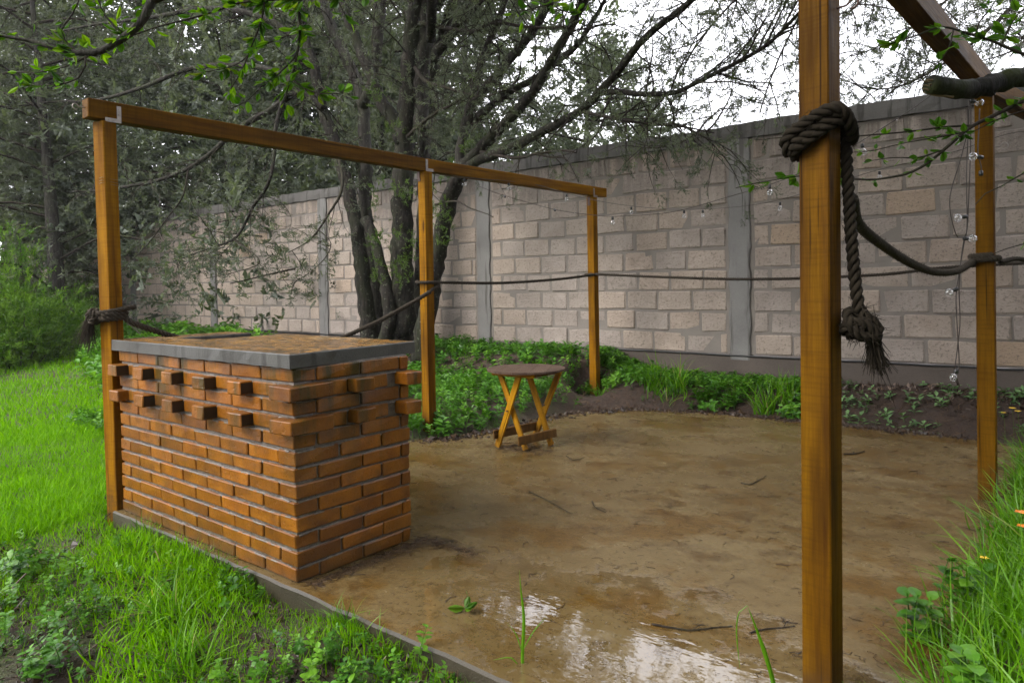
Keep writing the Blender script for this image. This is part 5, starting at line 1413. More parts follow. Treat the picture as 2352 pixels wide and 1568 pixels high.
def build_right_tree():
    r = RS(81); T0 = Vector((1.15, 3.5, gz(1.15, 3.5)))
    t = empty('broadleaf_tree', T0, 'leafy tree whose broken mossy limb and thin boughs hang by the right timber post', 'tree')
    mb = MB(); limb(mb, [T0 + Vector((0, 0, -0.2)), T0 + Vector((-0.05, 0.0, 1.2)), T0 + Vector((0.05, 0.1, 2.6)), T0 + Vector((0.0, 0.2, 4.2)), T0 + Vector((-0.2, 0.2, 6.0))], 0.16, 0.06, 0.1, 12, 0.1, r, 0.4)
    mb.build('trunk', M['mossy'], t, True)
    # broken limb with torn end
    o, P = world_branch(t, [T0 + Vector((0.0, 0.05, 1.95)), pd(2520, 110, 3.35), pd(2440, 138, 3.3), pd(2352, 172, 3.22), pd(2290, 192, 3.18), pd(2230, 203, 3.14), pd(2175, 201, 3.1), pd(2136, 193, 3.08)], 0.062, 0.040, 'mossy', 12, r)
    mb = MB()
    e = np.array(pd(2134, 193, 3.08)); u = np.array(P[-1] - P[-4]); u /= np.linalg.norm(u)
    for k in range(16):
        a = r.uniform(0, 2 * PI); off = np.array(CR.to_3x3() @ Vector((0, math.sin(a), math.cos(a)))) * 0.028 * r.uniform(0.3, 1)
        mb.add(*tube([e + off - u * 0.02, e + off + u * r.uniform(0.005, 0.035)], [0.007, 0.002], 4))
    mb.add(*tube([np.array(pd(2190, 222, 3.1)), np.array(pd(2150, 217, 3.1)), np.array(pd(2122, 213, 3.1))], [0.006, 0.009, 0.004], 5))
    s = link('torn_end', mb.mesh('torn_end', M['straw'])); s.parent = o; s.matrix_parent_inverse = Matrix.Identity(4)
    def B(pts, r0, r1, n, size, d0=3.0, **kw):
        o, P = world_branch(t, [pd(p[0], p[1], p[2] if len(p) > 2 else d0) for p in pts], r0, r1, 'twig', 5, r)
        if n: leaves_along(o, P, n, size, r, **kw)
        return o, P
    B([(2560, 120), (2440, 195), (2352, 232), (2290, 262), (2230, 292), (2185, 330), (2130, 375), (2080, 400), (2010, 412), (1960, 412)], 0.014, 0.004, 30, 0.052, 2.95, t0=0.35)
    B([(1985, 412), (1900, 405), (1830, 405), (1770, 415), (1715, 425), (1690, 432)], 0.004, 0.002, 26, 0.055, 3.05, down=0.35)
    B([(2238, 288), (2170, 292), (2080, 303), (1975, 312), (1880, 316), (1800, 316), (1735, 322)], 0.005, 0.0015, 22, 0.045, 2.95, t1=0.6)
    B([(2210, 305), (2140, 318), (2070, 330), (2010, 345), (1960, 350)], 0.0035, 0.0015, 24, 0.042, 2.9, down=0.2)
    B([(2165, 345), (2110, 362), (2050, 362), (1985, 372)], 0.004, 0.0015, 22, 0.045, 2.95, down=0.3)
    B([(2560, 180), (2440, 150), (2352, 125), (2280, 95), (2225, 78), (2165, 62), (2110, 80), (2050, 100), (2005, 115)], 0.010, 0.002, 46, 0.052, 2.7, t0=0.25)
    B([(2240, 82), (2250, 50), (2275, 20), (2300, -20)], 0.004, 0.002, 12, 0.05, 2.75)
    B([(2300, 105), (2320, 60), (2340, 30), (2380, 0)], 0.004, 0.002, 14, 0.055, 2.7)
    B([(2190, 70), (2180, 110), (2160, 140), (2140, 165)], 0.003, 0.0015, 12, 0.042, 2.7, down=0.3)
    B([(2560, 330), (2440, 360), (2352, 398), (2300, 428), (2262, 446), (2240, 470)], 0.006, 0.002, 7, 0.04, 2.9, t0=0.4)
    B([(2560, 500), (2440, 540), (2352, 560), (2310, 572), (2270, 588)], 0.005, 0.0015, 12, 0.045, 3.0, t0=0.4)
    B([(2400, 245), (2352, 255), (2290, 275), (2240, 300)], 0.004, 0.002, 10, 0.045, 2.9)
    for k, (p, q) in enumerate((((1.1, 3.6, 3.6), (-0.8, 3.0, 4.6)), ((1.1, 3.6, 4.2), (0.2, 1.2, 5.2)), ((1.0, 3.7, 4.6), (-1.5, 4.0, 6.2)), ((1.1, 3.6, 4.4), (2.8, 4.6, 5.6)))):
        world_branch(t, [p, ((p[0] + q[0]) / 2, (p[1] + q[1]) / 2, (p[2] + q[2]) / 2 + 0.25), q], 0.05, 0.015, 'mossy', 7, r)
    canopy(t, (-0.9, 3.0, 5.6), (3.4, 2.6, 1.4), 30000, 0.135, r, 'leafcrown', 0.30)  # unseen crown, thickened to shade the patio and the right part of the wall
M['leafcrown'] = mat_leaf('crown_leaf', [(0.0, (0.018, 0.060, 0.008)), (0.5, (0.040, 0.110, 0.008)), (1.0, (0.085, 0.160, 0.012))], 0.3, 0.35)
M['leafcrown2'] = mat_leaf('small_bright_leaf', [(0.0, (0.040, 0.120, 0.004)), (0.5, (0.100, 0.230, 0.005)), (1.0, (0.17, 0.30, 0.008))], 0.4, 0.5, 0.12)
build_right_tree()

def build_left_tree():
    r = RS(91); T0 = Vector((-4.6, -1.5, gz(-4.6, -1.5)))
    t = empty('broadleaf_tree', T0, 'leafy tree whose dark curved bough and bright leaves hang over the lawn', 'tree')
    mb = MB(); limb(mb, [T0 + Vector((0, 0, -0.2)), T0 + Vector((0.1, 0.05, 1.5)), T0 + Vector((0.0, 0.3, 3.0)), T0 + Vector((0.2, 0.5, 4.6))], 0.14, 0.06, 0.1, 12, 0.1, r, 0.4)
    mb.build('trunk', M['bark2'], t, True)
    D = 2.7
    PATHS = []
    fork = Vector((-3.2, 0.75, 2.95))
    world_branch(t, [T0 + Vector((0.0, 0.3, 2.7)), Vector((-4.2, -0.3, 3.1)), fork, pd(420, -60, D), pd(350, -5, D)], 0.05, 0.019, 'bark2', 9, r)
    def B(pts, r0, r1, n, size, d0=D, mat='twig', **kw):
        o, P = world_branch(t, [pd(p[0], p[1], p[2] if len(p) > 2 else d0) for p in pts], r0, r1, mat, 6, r)
        if n: leaves_along(o, P, int(n * 0.85), size * 0.85, r, **kw); PATHS.append(P)
        return o, P
    B([(352, -8), (333, 38), (300, 75), (255, 105), (215, 123), (180, 122), (140, 115), (90, 100), (30, 86), (-30, 80)], 0.018, 0.005, 12, 0.058, mat='bark2', t0=0.25, t1=0.6)
    B([(215, 123), (170, 145), (130, 160), (90, 166), (60, 166)], 0.004, 0.0015, 8, 0.04)
    B([(196, 128), (196, 152), (180, 180), (150, 192), (100, 197), (50, 195)], 0.004, 0.0015, 26, 0.055, t0=0.3)
    B([(180, 122), (150, 95), (140, 70), (165, 35), (180, 5), (185, -40)], 0.005, 0.002, 26, 0.058, down=0.2)
    B([(290, 82), (262, 60), (240, 35), (225, 0), (215, -40)], 0.005, 0.002, 18, 0.058)
    B([(900, -30), (800, -8), (700, -2), (620, 0), (545, 8), (490, 28), (430, 45), (370, 60), (310, 80), (262, 105), (236, 118)], 0.008, 0.002, 46, 0.060, 2.85, cluster=4)
    B([(700, -40), (686, 20), (690, 60), (685, 110), (675, 160), (660, 205), (655, 235)], 0.008, 0.003, 46, 0.060, 2.9, cluster=4, down=0.2)
    B([(610, -20), (600, 50), (580, 100), (565, 140), (548, 175), (530, 205)], 0.005, 0.002, 32, 0.060, 2.85, cluster=4, down=0.2)
    B([(680, 130), (640, 170), (600, 200), (570, 230), (530, 250)], 0.004, 0.0015, 30, 0.058, 2.9, cluster=4, down=0.2)
    B([(670, 180), (700, 205), (730, 215), (780, 215)], 0.004, 0.0015, 18, 0.058, 2.9, cluster=3)
    B([(690, 70), (640, 90), (590, 110), (540, 150), (450, 170)], 0.004, 0.0015, 30, 0.058, 2.85, cluster=4)
    B([(760, -40), (775, 0), (790, 30), (800, 45)], 0.004, 0.0015, 14, 0.058, 2.9)
    B([(1200, -80), (1240, -30), (1265, 10), (1290, 25), (1340, 35)], 0.006, 0.0015, 20, 0.05, 3.0, t0=0.4)
    B([(1265, 10), (1225, 20), (1185, 30)], 0.003, 0.0012, 8, 0.058, 3.0)
    world_branch(t, [fork, pd(560, -160, 2.8), pd(760, -150, 2.9), pd(980, -130, 2.95), pd(1200, -80, 3.0)], 0.022, 0.008, 'bark2', 7, r)
    for a, b in (((560, -160), (610, -20)), ((650, -155), (700, -40)), ((740, -150), (760, -40)), ((860, -140), (900, -30)), ((480, -130), (180, -40)), ((460, -120), (215, -40))):
        world_branch(t, [pd(a[0], a[1], 2.85), pd((a[0] + b[0]) / 2 + 10, (a[1] + b[1]) / 2, 2.87), pd(b[0], b[1], 2.87)], 0.009, 0.006, 'twig', 5, r)
    pos = []; dr = []
    for P in PATHS:
        T = np.gradient(P, axis=0)
        for k in range(int(len(P) * 2.2)):
            i = r.randint(len(P)); d = T[i] / np.linalg.norm(T[i]) * 0.5 + r.normal(0, 0.7, 3) * np.array([1, 1, 0.6]); pos.append(P[i] + d * 0.02); dr.append(d + np.array([0, 0, -0.15]))
    V, F, R = scatter([LEAF, LEAFN], np.array(pos), np.array(dr), r.uniform(0.026, 0.056, len(pos)), r)
    tag(link('small_leaves', mesh_np('small_leaves', V, F, M['leafcrown2'], True, R), t), kind='stuff')
    canopy(t, (-2.6, 0.4, 4.6), (1.6, 1.0, 0.8), 3500, 0.075, r, 'leafcrown', 0.25)
build_left_tree()

# ------------------------------------------------------------------ shrubs
def shrub(px, py, zb, h, w, seed, label, mat, n=900, sc=0.16, group='shrubs at the lawn edge', name='shrub', loc=None):
    r = RS(seed); p = pz(px, py, zb) if loc is None else Vector((loc[0], loc[1], gz(*loc)))
    t = empty(name, (p.x, p.y, gz(p.x, p.y)), label, 'shrub', group)
    mb = MB(); pos = []; dr = []
    for k in range(26):
        a = r.uniform(0, 2 * PI); rr = w * 0.5 * math.sqrt(r.rand()); hh = h * r.uniform(0.35, 1.05) * (1 - 0.45 * (rr / (w * 0.5)) ** 2) * (1 + 0.25 * math.sin(a * 2 + seed))
        e = np.array([p.x + rr * math.cos(a), p.y + rr * math.sin(a), gz(p.x, p.y) + hh]); b = np.array([p.x + rr * 0.3 * math.cos(a), p.y + rr * 0.3 * math.sin(a), gz(p.x, p.y) - 0.03])
        m = (b + e) / 2 + r.normal(0, 0.05, 3); P = catmull([b, m, e], 0.08); mb.add(*tube(P, np.linspace(0.012, 0.004, len(P)), 4, False))
        for j in range(n // 26):
            f = r.rand() ** 0.6; q = P[min(len(P) - 1, int(f * len(P)))] + r.normal(0, 0.10 * w, 3) * np.array([1, 1, 0.6])
            q[2] = max(q[2], gz(p.x, p.y) + 0.03)
            pos.append(q); dr.append((e - b) * 0.6 + r.normal(0, 0.5, 3) + np.array([math.cos(a), math.sin(a), 0.6]) * 0.4)
    mb.build('stems', M['twig'], t)
    V, F, R = scatter(SPRAY_SMALL, np.array(pos), np.array(dr), r.uniform(0.6, 1.3, len(pos)) * sc, r)
    link('foliage', mesh_np('foliage', V, F, M[mat], False, R), t)
shrub(40, 850, -0.05, 1.75, 1.9, 101, 'bright yellow-green feathery shrub at the lawn edge', 'shrub', 3200, 0.24)
shrub(150, 830, -0.05, 1.1, 1.6, 102, 'low soft green shrub beside the bright feathery one', 'shrub', 2000, 0.20)
shrub(-60, 835, -0.05, 2.6, 2.2, 103, 'dark leafy bush behind the feathery shrub', 'fresh', 2400, 0.26)
shrub(200, 790, 0.0, 1.6, 1.7, 104, 'dark green bush under the cedar left of the corner post', 'fresh', 2000, 0.22)
shrub(330, 772, 0.1, 0.8, 1.6, 105, 'low green bush at the foot of the wall behind the corner post', 'weed', 1500, 0.18)

# ------------------------------------------------------------------ grass, weeds and litter
def in_poly(x, y, poly):
    c = np.zeros(len(x), dtype=bool); n = len(poly); j = n - 1
    for i in range(n):
        xi, yi = poly[i]; xj, yj = poly[j]
        c ^= ((yi > y) != (yj > y)) & (x < (xj - xi) * (y - yi) / (yj - yi + 1e-12) + xi); j = i
    return c
def vnoise(x, y, s, seed=0):
    r = RS(seed); ph = r.uniform(0, 6.28, 8); a = r.uniform(0, 6.28, 8); f = r.uniform(0.6, 1.6, 8) * s
    v = sum(np.sin((x * np.cos(a[k]) + y * np.sin(a[k])) * f[k] + ph[k] + 1.5 * np.sin((x * np.sin(a[k]) - y * np.cos(a[k])) * f[k] * 0.7 + ph[(k + 3) % 8])) for k in range(8))
    return v / 8
def stamp(name, templates, x, y, sc, mat, rs, tilt=0.25, rnd=None, z=None, kind='stuff', label=None, cat=None, wide=None):
    zz = ground_z(x, y) - 0.006 if z is None else z
    dirs = rs.normal(0, tilt, (len(x), 3)); dirs[:, 2] = 1
    V, F, R = scatter(templates, np.stack([x, y, zz], 1), dirs, sc, rs, rnd)
    o = link(name, mesh_np(name, V, F, M[mat], False, R)); tag(o, label, cat, None, kind); return o
r = RS(111)
CANT = [(-4.55, 1.76), (-2.6, 1.76), (-2.6, 2.65), (-4.55, 2.65)]
BL = [blade_template(1.0, l, 0.075, 3, i) for i, l in enumerate((0.15, 0.3, 0.5, 0.7, 0.35, 0.55))]
BLF = [blade_template(1.0, l, 0.14, 2, i) for i, l in enumerate((0.15, 0.35, 0.55, 0.3))]
BLT = [blade_template(1.0, l, 0.035, 5, i) for i, l in enumerate((0.25, 0.5, 0.75, 0.95, 0.6, 0.4))]
# lawn, finer towards the camera
def lawn_pts(n, d0, d1, a0, a1, p=1.0):
    d = d0 * (d1 / d0) ** (r.rand(n) ** p); a = np.radians(a0 + (a1 - a0) * r.rand(n))
    return -np.sin(a) * d, np.cos(a) * d
def ok_lawn(x, y):
    return ~in_poly(x, y, SLAB) & ~in_poly(x, y, [(-4.75, 1.72), (-0.2, 1.72), (-0.2, 7), (-4.75, 7)])
x, y = lawn_pts(54000, 3.6, 9.0, 58, 80); k = ok_lawn(x, y) & (x < -4.72) & (y < 5.0)
x, y = x[k], y[k]; patch = vnoise(x, y, 1.6, 1)
stamp('lawn_grass', BL, x, y, r.uniform(0.05, 0.115, len(x)) * (1 + 0.3 * patch), 'grass', r, 0.35, np.clip(r.beta(2, 2, len(x)) * 0.9 + 0.12 * patch, 0, 0.97), label='bright short lawn grass left of the brick counter', cat='grass')
x, y = lawn_pts(46000, 8.0, 22, 56, 82); k = ok_lawn(x, y) & (y < 5.6)
x, y = x[k], y[k]; patch = vnoise(x, y, 1.2, 2)
stamp('lawn_grass', BLF, x, y, r.uniform(0.06, 0.12, len(x)) * (1 + 0.25 * patch), 'grass', r, 0.35, np.clip(r.beta(2, 2, len(x)) * 0.9 + 0.1 * patch, 0, 0.97), label='bright lawn running back to the shrubs', cat='grass')
# patchy foreground turf in front of the slab
n = 46000
x = r.uniform(-5.4, -0.5, n); y = r.uniform(0.15, 1.80, n); dens = vnoise(x, y, 3.4, 5) + 0.55 * sstep(-3.2, -4.6, x) + 0.50 * sstep(1.5, 1.75, y)
k = (dens > r.uniform(-0.22, 0.42, n)) & (y > 0.22 * np.abs(x)) ; x, y = x[k], y[k]
tallp = np.clip(vnoise(x, y, 3.0, 9) * 1.6 + 0.4, 0, 1)
stamp('foreground_grass', BL, x, y, r.uniform(0.05, 0.11, len(x)) * (0.55 + 0.85 * tallp), 'grass', r, 0.4, np.clip(r.beta(2, 2, len(x)), 0, 1), label='patchy wet grass in front of the concrete slab', cat='grass')
# long wet grass on the right-hand mound
n = 19000
x = r.uniform(-0.66, 1.1, n); y = r.uniform(1.3, 6.4, n); edge = -0.50 + 0.10 * vnoise(np.zeros(n), y, 5.0, 6) + 0.10 * sstep(3.0, 5.0, y) - 0.05 * sstep(2.6, 1.8, y)
k = (x > edge + r.exponential(0.06, n)); x, y = x[k], y[k]
stamp('mound_grass', BLT, x, y, r.uniform(0.13, 0.34, len(x)) * (0.75 + 0.25 * sstep(-0.6, -0.2, x)), 'tall_grass', r, 0.35, np.clip(r.beta(2, 2, len(x)), 0, 0.96), label='long arching wet grass along the right edge of the patio', cat='grass')

# leafy weeds
def weed_template(seed, n=6, h=1.0, leaf=0.30, ltemp=None, spread=0.9):
    q = RS(seed); V = []; F = []; base = 0
    lt = ltemp or LEAF4
    st = np.array([(0, 0, 0), (q.normal(0, .06), q.normal(0, .06), h * 0.5), (q.normal(0, .12), q.normal(0, .12), h)])
    tv, tf = tube(catmull(st, h / 4), np.linspace(0.018, 0.008, 0 + len(catmull(st, h / 4))), 3, False); V.append(tv); F.append(tf); base += len(tv)
    for k in range(n):
        f = 0.25 + 0.75 * (k + 0.5) / n; p = st[0] * (1 - f) + st[2] * f; a0 = q.uniform(0, PI) + k * PI / 2
        for s in (0, PI):
            a = a0 + s; d = np.array([[math.cos(a) * spread, math.sin(a) * spread, q.uniform(0.1, 0.6)]])
            Mx = rot_to(d, np.array([0.0]))[0]
            # face of the leaf (local +Y) turned upward
            X = np.cross([0, 0, 1.0], d[0]); X /= np.linalg.norm(X); Z = d[0] / np.linalg.norm(d[0]); Yv = np.cross(Z, X); Mx = np.stack([X, Yv, Z], 1)
            L = leaf * (1.1 - 0.55 * abs(f - 0.45)) * q.uniform(0.75, 1.2)
            V.append((Mx @ (lt[0] * L).T).T + p); F.append(lt[1] + base); base += len(lt[0])
    return np.vstack(V), np.vstack(F)
WEED = [weed_template(400 + i, 4 + i % 3, 1.0, 0.42) for i in range(6)]
WEED_FINE = [weed_template(420 + i, 6, 1.0, 0.26, leaf_template(1.0, 0.75, 0.15, 0.25)) for i in range(4)]
CLOV = [weed_template(440 + i, 2, 0.5, 0.5) for i in range(4)]
n = 3500
x = r.uniform(-8.4, -4.0, n); y = r.uniform(2.9, 7.65, n)
lim = -4.30 + 0.16 * vnoise(np.zeros(n), y, 4, 12) - 0.25 * sstep(4.6, 3.4, y)
k = (x < lim - r.exponential(0.10, n)) & ~in_poly(x, y, SLAB) & (((x + 4.42) / 0.17) ** 2 + ((y - 6.90) / 0.30) ** 2 > 1); x, y = x[k], y[k]
stamp('bank_weeds', WEED, x, y, r.uniform(0.10, 0.23, len(x)) * (0.85 + 0.5 * vnoise(x, y, 2.2, 14)), 'weed', r, 0.3, np.clip(r.beta(2, 2, len(x)), 0, 1), label='dense leafy green weeds between the timber posts and the wall', cat='weeds')
n = 2300                                     # top of the bank to the right of the far post
x = r.uniform(-4.7, -2.0, n); y = 7.7 - np.abs(r.normal(0, 0.28, n)); k = ~in_poly(x, y, SLAB) & (vnoise(x, y, 3, 15) + 0.9 * sstep(-3.0, -4.2, x) > r.uniform(-0.2, 0.7, n)) & (((x + 4.42) / 0.17) ** 2 + ((y - 6.90) / 0.30) ** 2 > 1); x, y = x[k], y[k]
stamp('bank_weeds', WEED, x, y, r.uniform(0.06, 0.14, len(x)), 'weed', r, 0.3, label='leafy weeds thinning out along the foot of the wall', cat='weeds')
n = 1800
x = r.uniform(-17, -6.0, n); y = 0.30 * np.abs(x) + r.uniform(0.9, 3.6, n); k = (y > 3.6) & (y < 7.6); x, y = x[k], y[k]
stamp('lawn_edge_weeds', WEED, x, y, r.uniform(0.18, 0.42, len(x)), 'weed', r, 0.3, np.clip(r.beta(2, 2, len(x)) + 0.1, 0, 1), label='leafy weeds at the back of the lawn below the cedars', cat='weeds')
n = 3600                                     # broad-leaved weeds in the foreground turf
x = r.uniform(-5.2, -1.0, n); y = r.uniform(0.2, 1.78, n); k = (vnoise(x, y, 2.6, 21) > r.uniform(-0.15, 0.5, n)) & (y > 0.22 * np.abs(x)); x, y = x[k], y[k]
stamp('foreground_weeds', WEED_FINE, x, y, r.gamma(3, 0.015, len(x)) + 0.025, 'weed', r, 0.35, label='small broad-leaved weeds among the foreground grass', cat='weeds')
n = 7000
x = r.uniform(-4.6, -1.0, n); y = r.uniform(0.2, 1.78, n); k = vnoise(x, y, 3.2, 22) > r.uniform(0.0, 0.5, n); x, y = x[k], y[k]
stamp('clover', CLOV, x, y, r.uniform(0.02, 0.05, len(x)), 'weed', r, 0.3, label='low clover mats on the bare foreground soil', cat='clover')
n = 380
x = r.uniform(-2.3, 0.4, n); y = r.uniform(6.92, 7.65, n); k = vnoise(x, y, 4, 23) > r.uniform(-0.3, 0.4, n); x, y = x[k], y[k]
stamp('seedlings', CLOV, x, y, r.uniform(0.07, 0.16, len(x)), 'clover', r, 0.25, label='pale seedlings dotted over the red-brown soil by the wall', cat='seedlings')
n = 700
x = r.uniform(-2.6, 0.6, n); y = 7.70 - np.abs(r.normal(0, 0.16, n)); 
stamp('dead_leaves', [LEAF4], x, y, r.uniform(0.03, 0.08, n), 'deadleaf', r, 1.6, label='brown dead leaves heaped along the foot of the wall', cat='leaves')

# single plants on the bank that stand apart
def single(name, label, cat, group, templates, px, py, Y_, count, spread, sc, mat, seed, tilt=0.3, part='leaves'):
    q = RS(seed); p = pY(px, py, Y_); t = empty(name, (p.x, p.y, gz(p.x, p.y)), label, cat, group)
    x = p.x + q.normal(0, spread, count); y = p.y + q.normal(0, spread * 0.7, count)
    dirs = q.normal(0, tilt, (count, 3)); dirs[:, 2] = 1; dirs[:, :2] += np.stack([x - p.x, y - p.y], 1) * 2.0
    V, F, R = scatter(templates, np.stack([x, y, ground_z(x, y) - 0.01], 1), dirs, q.uniform(0.7, 1.2, count) * sc, q)
    link(part, mesh_np(part, V, F, M[mat], False, R), t)
for i, (px, py, Y_, c_, sp, sc, lab) in enumerate((
    (1640, 900, 6.95, 16, 0.09, 0.20, 'bright leafy weed growing from the bank below the grey column'),
    (1690, 880, 7.05, 14, 0.09, 0.18, 'taller leafy weed against the grey column'),
    (1830, 930, 6.95, 18, 0.07, 0.20, 'round leafy weed at the slab edge beside the foreground post'),
    (1470, 850, 7.05, 14, 0.10, 0.20, 'upright weed between the far post and the grey column'),
    (1600, 945, 6.90, 8, 0.05, 0.13, 'small weed at the foot of the bare soil bank'),
    (1420, 870, 7.0, 16, 0.10, 0.18, 'leafy weed just right of the far timber post'))):
    single('weed_plant', lab, 'plant', 'weeds on the bank', WEED, px, py, Y_, c_, sp, sc, 'weed', 500 + i)
for i, (px, py, Y_, c_, sc, lab) in enumerate((
    (1500, 900, 6.95, 60, 0.36, 'arching grass tuft on the bank between the far post and the leafy weed'), (1560, 890, 7.0, 55, 0.38, 'grass tuft hanging over the middle of the soil bank'), (1760, 890, 6.98, 60, 0.36, 'silvery grass tuft on the bank left of the foreground post'),
    (1380, 930, 6.90, 30, 0.24, 'thin grass tuft at the foot of the far timber post'), (1530, 940, 6.88, 30, 0.24, 'low grass tuft at the slab edge below the bank'), (1800, 860, 7.1, 50, 0.36, 'grass tuft high on the bank near the column'))):
    single('grass_tuft', lab, 'grass', 'grass tufts on the bank', BLT, px, py, Y_, c_, 0.05, sc, 'tall_grass', 520 + i, 0.35, 'blades')
# foreground clumps
for i, (px, py, c_, sp, sc, tm, mt, lab, cat, nme) in enumerate((
    (370, 1440, 90, 0.05, 0.20, BLT, 'tall_grass', 'tall grass clump on the soil before the brick counter', 'grass', 'grass_tuft'), (430, 1530, 80, 0.05, 0.19, BLT, 'tall_grass', 'long grass clump behind the bottom-most moss patch', 'grass', 'grass_tuft'),
    (860, 1440, 90, 0.06, 0.13, BLT, 'tall_grass', 'grass clump against the slab edge right of the counter corner', 'grass', 'grass_tuft'), (590, 1290, 80, 0.06, 0.15, BLT, 'tall_grass', 'grass clump against the slab below the counter face', 'grass', 'grass_tuft'),
    (420, 1230, 70, 0.06, 0.16, BLT, 'tall_grass', 'grass clump at the foot of the corner post', 'grass', 'grass_tuft'),
    (60, 1330, 12, 0.07, 0.19, WEED_FINE, 'weed', 'broad-leaved weed standing in the lawn edge', 'plant', 'weed_plant'), (170, 1440, 7, 0.05, 0.13, WEED_FINE, 'weed', 'low broad-leaved weed beside the mossy soil', 'plant', 'weed_plant'),
    (110, 1540, 10, 0.06, 0.13, WEED_FINE, 'weed', 'spreading broad-leaved weed on bare soil', 'plant', 'weed_plant'), (560, 1390, 12, 0.06, 0.12, WEED_FINE, 'weed', 'leafy weed under the brick face', 'plant', 'weed_plant'))):
    p = pz(px, py, -0.11); q = RS(560 + i); t = empty(nme, (p.x, p.y, gz(p.x, p.y)), lab, cat, 'clumps in the foreground turf')
    x = p.x + q.normal(0, sp, c_); y = p.y + q.normal(0, sp, c_); y = np.minimum(y, 1.78); dirs = q.normal(0, 0.35, (c_, 3)); dirs[:, 2] = 1
    V, F, R = scatter(tm, np.stack([x, y, ground_z(x, y) - 0.01], 1), dirs, q.uniform(0.6, 1.2, c_) * sc, q); link('leaves', mesh_np('leaves', V, F, M[mt], False, R), t)
# big leaves in the right-hand grass
for i, (px, py) in enumerate(((2220, 1270), (2260, 1540), (2130, 1330))):
    p = pz(px, py, 0.22); q = RS(590 + i); t = empty('weed_plant', (p.x, p.y, gz(p.x, p.y)), ('heart-leaved weed standing in the long grass on the mound', 'pale heart-leaved weed low in the long grass', 'small heart-leaved weed at the grass edge')[i], 'plant', 'weeds in the mound grass')
    V, F, R = scatter(WEED_FINE, np.array([[p.x, p.y, gz(p.x, p.y)]] * 4) + q.normal(0, 0.03, (4, 3)) * np.array([1, 1, 0]), q.normal(0, 0.2, (4, 3)) + np.array([0, 0, 1]), np.full(4, 0.24), q); link('leaves', mesh_np('leaves', V, F, M['weed'], False, R), t)

# litter on the slab: needles and crumbs
n = 13000
x = r.uniform(-4.6, -0.35, n); y = r.uniform(1.85, 6.85, n)
w_ = 0.35 + 0.55 * vnoise(x, y, 2.6, 31) + 0.5 * sstep(-1.1, -0.55, x) + 0.4 * sstep(6.2, 6.8, y) + 0.45 * sstep(-3.7, -4.2, x)
k = in_poly(x, y, SLAB) & (w_ > r.uniform(0, 1.15, n)); x, y = x[k], y[k]
pile_x = np.concatenate([-2.68 + np.abs(r.normal(0, 0.035, 900)), r.uniform(-2.7, -2.3, 420), -3.5 + r.normal(0, 0.17, 700)]); pile_y = np.concatenate([r.uniform(1.86, 2.55, 900), 2.56 + r.normal(0, 0.025, 420) , 4.46 + r.normal(0, 0.10, 700)])
x = np.concatenate([x, pile_x]); y = np.concatenate([y, pile_y])
NEED = []
for i in range(6):
    q = RS(600 + i); P = np.array([(0, 0, 0), (0.35, q.normal(0, .08), q.uniform(0, .05)), (0.7, q.normal(0, .16), q.uniform(0, .07)), (1.0, q.normal(0, .25), 0.0)]); NEED.append(tube(catmull(P, 0.45), 0.03, 3, False))
V, F, R = scatter(NEED, np.stack([x, y, np.full(len(x), 0.0022)], 1), np.tile([[0, 0, 1.0]], (len(x), 1)), r.gamma(2.2, 0.0075, len(x)) + 0.008, r)
tag(link('needle_litter', mesh_np('needle_litter', V, F, M['litter'], False, R)), 'dark fallen needles and crumbs scattered over the wet slab', 'litter', None, 'stuff')
n = 5200                                      # fine roots and needles on the bank soil
x = r.uniform(-4.5, 0.2, n); y = r.uniform(6.4, 7.7, n); k = ~in_poly(x, y, SLAB); x, y = x[k], y[k]
V, F, R = scatter(NEED, np.stack([x, y, ground_z(x, y) + 0.004], 1), r.normal(0, 0.5, (len(x), 3)) + np.array([0, 0, 1]), r.gamma(3, 0.014, len(x)) + 0.01, r)
tag(link('bank_litter', mesh_np('bank_litter', V, F, M['litter'], False, R)), 'brown needles strewn over the soil bank below the wall', 'litter', None, 'stuff')
n = 5200                                      # bits of straw, leaf and soil in the foreground turf
x = r.uniform(-4.6, -0.6, n); y = r.uniform(0.2, 1.79, n); k = y > 0.2 * np.abs(x); x, y = x[k], y[k]
V, F, R = scatter(NEED, np.stack([x, y, ground_z(x, y) + 0.006], 1), r.normal(0, 0.4, (len(x), 3)) + np.array([0, 0, 1]), r.gamma(2.5, 0.012, len(x)) + 0.012, r)
tag(link('turf_litter', mesh_np('turf_litter', V, F, M['litter'], False, R)), 'brown straw and needles lying on the bare foreground soil', 'litter', None, 'stuff')
# soil crumbled over the far slab edge
SOIL = []
for i in range(4):
    q = RS(640 + i); V = np.array([(0, 0, 1), (1, 0, 0), (0, 1, 0), (-1, 0, 0), (0, -1, 0), (0, 0, -0.6)]) * q.uniform(0.6, 1.2, (6, 1)); SOIL.append((V, np.array([(0, 1, 2), (0, 2, 3), (0, 3, 4), (0, 4, 1), (5, 2, 1), (5, 3, 2), (5, 4, 3), (5, 1, 4)])))
n = 3800
tt = r.rand(n); ex = np.interp(tt, [0, .12, .3, .42, .55, 1], [-4.42, -4.2, -4.14, -3.72, -2.9, -0.6]); ey = np.interp(tt, [0, .12, .3, .42, .55, 1], [4.15, 4.7, 5.9, 6.5, 6.8, 6.85])
x = ex + r.normal(0.02, 0.08, n); y = ey + r.normal(0, 0.06, n)
zz = np.maximum(ground_z(x, y), np.where(in_poly(x, y, SLAB), 0.0, -1)) + 0.002
n2_ = 3000; x2 = r.uniform(-4.6, -0.6, n2_); y2 = r.uniform(0.2, 1.79, n2_); x = np.concatenate([x, x2]); y = np.concatenate([y, y2]); zz = np.concatenate([zz, ground_z(x2, y2)]); n += n2_
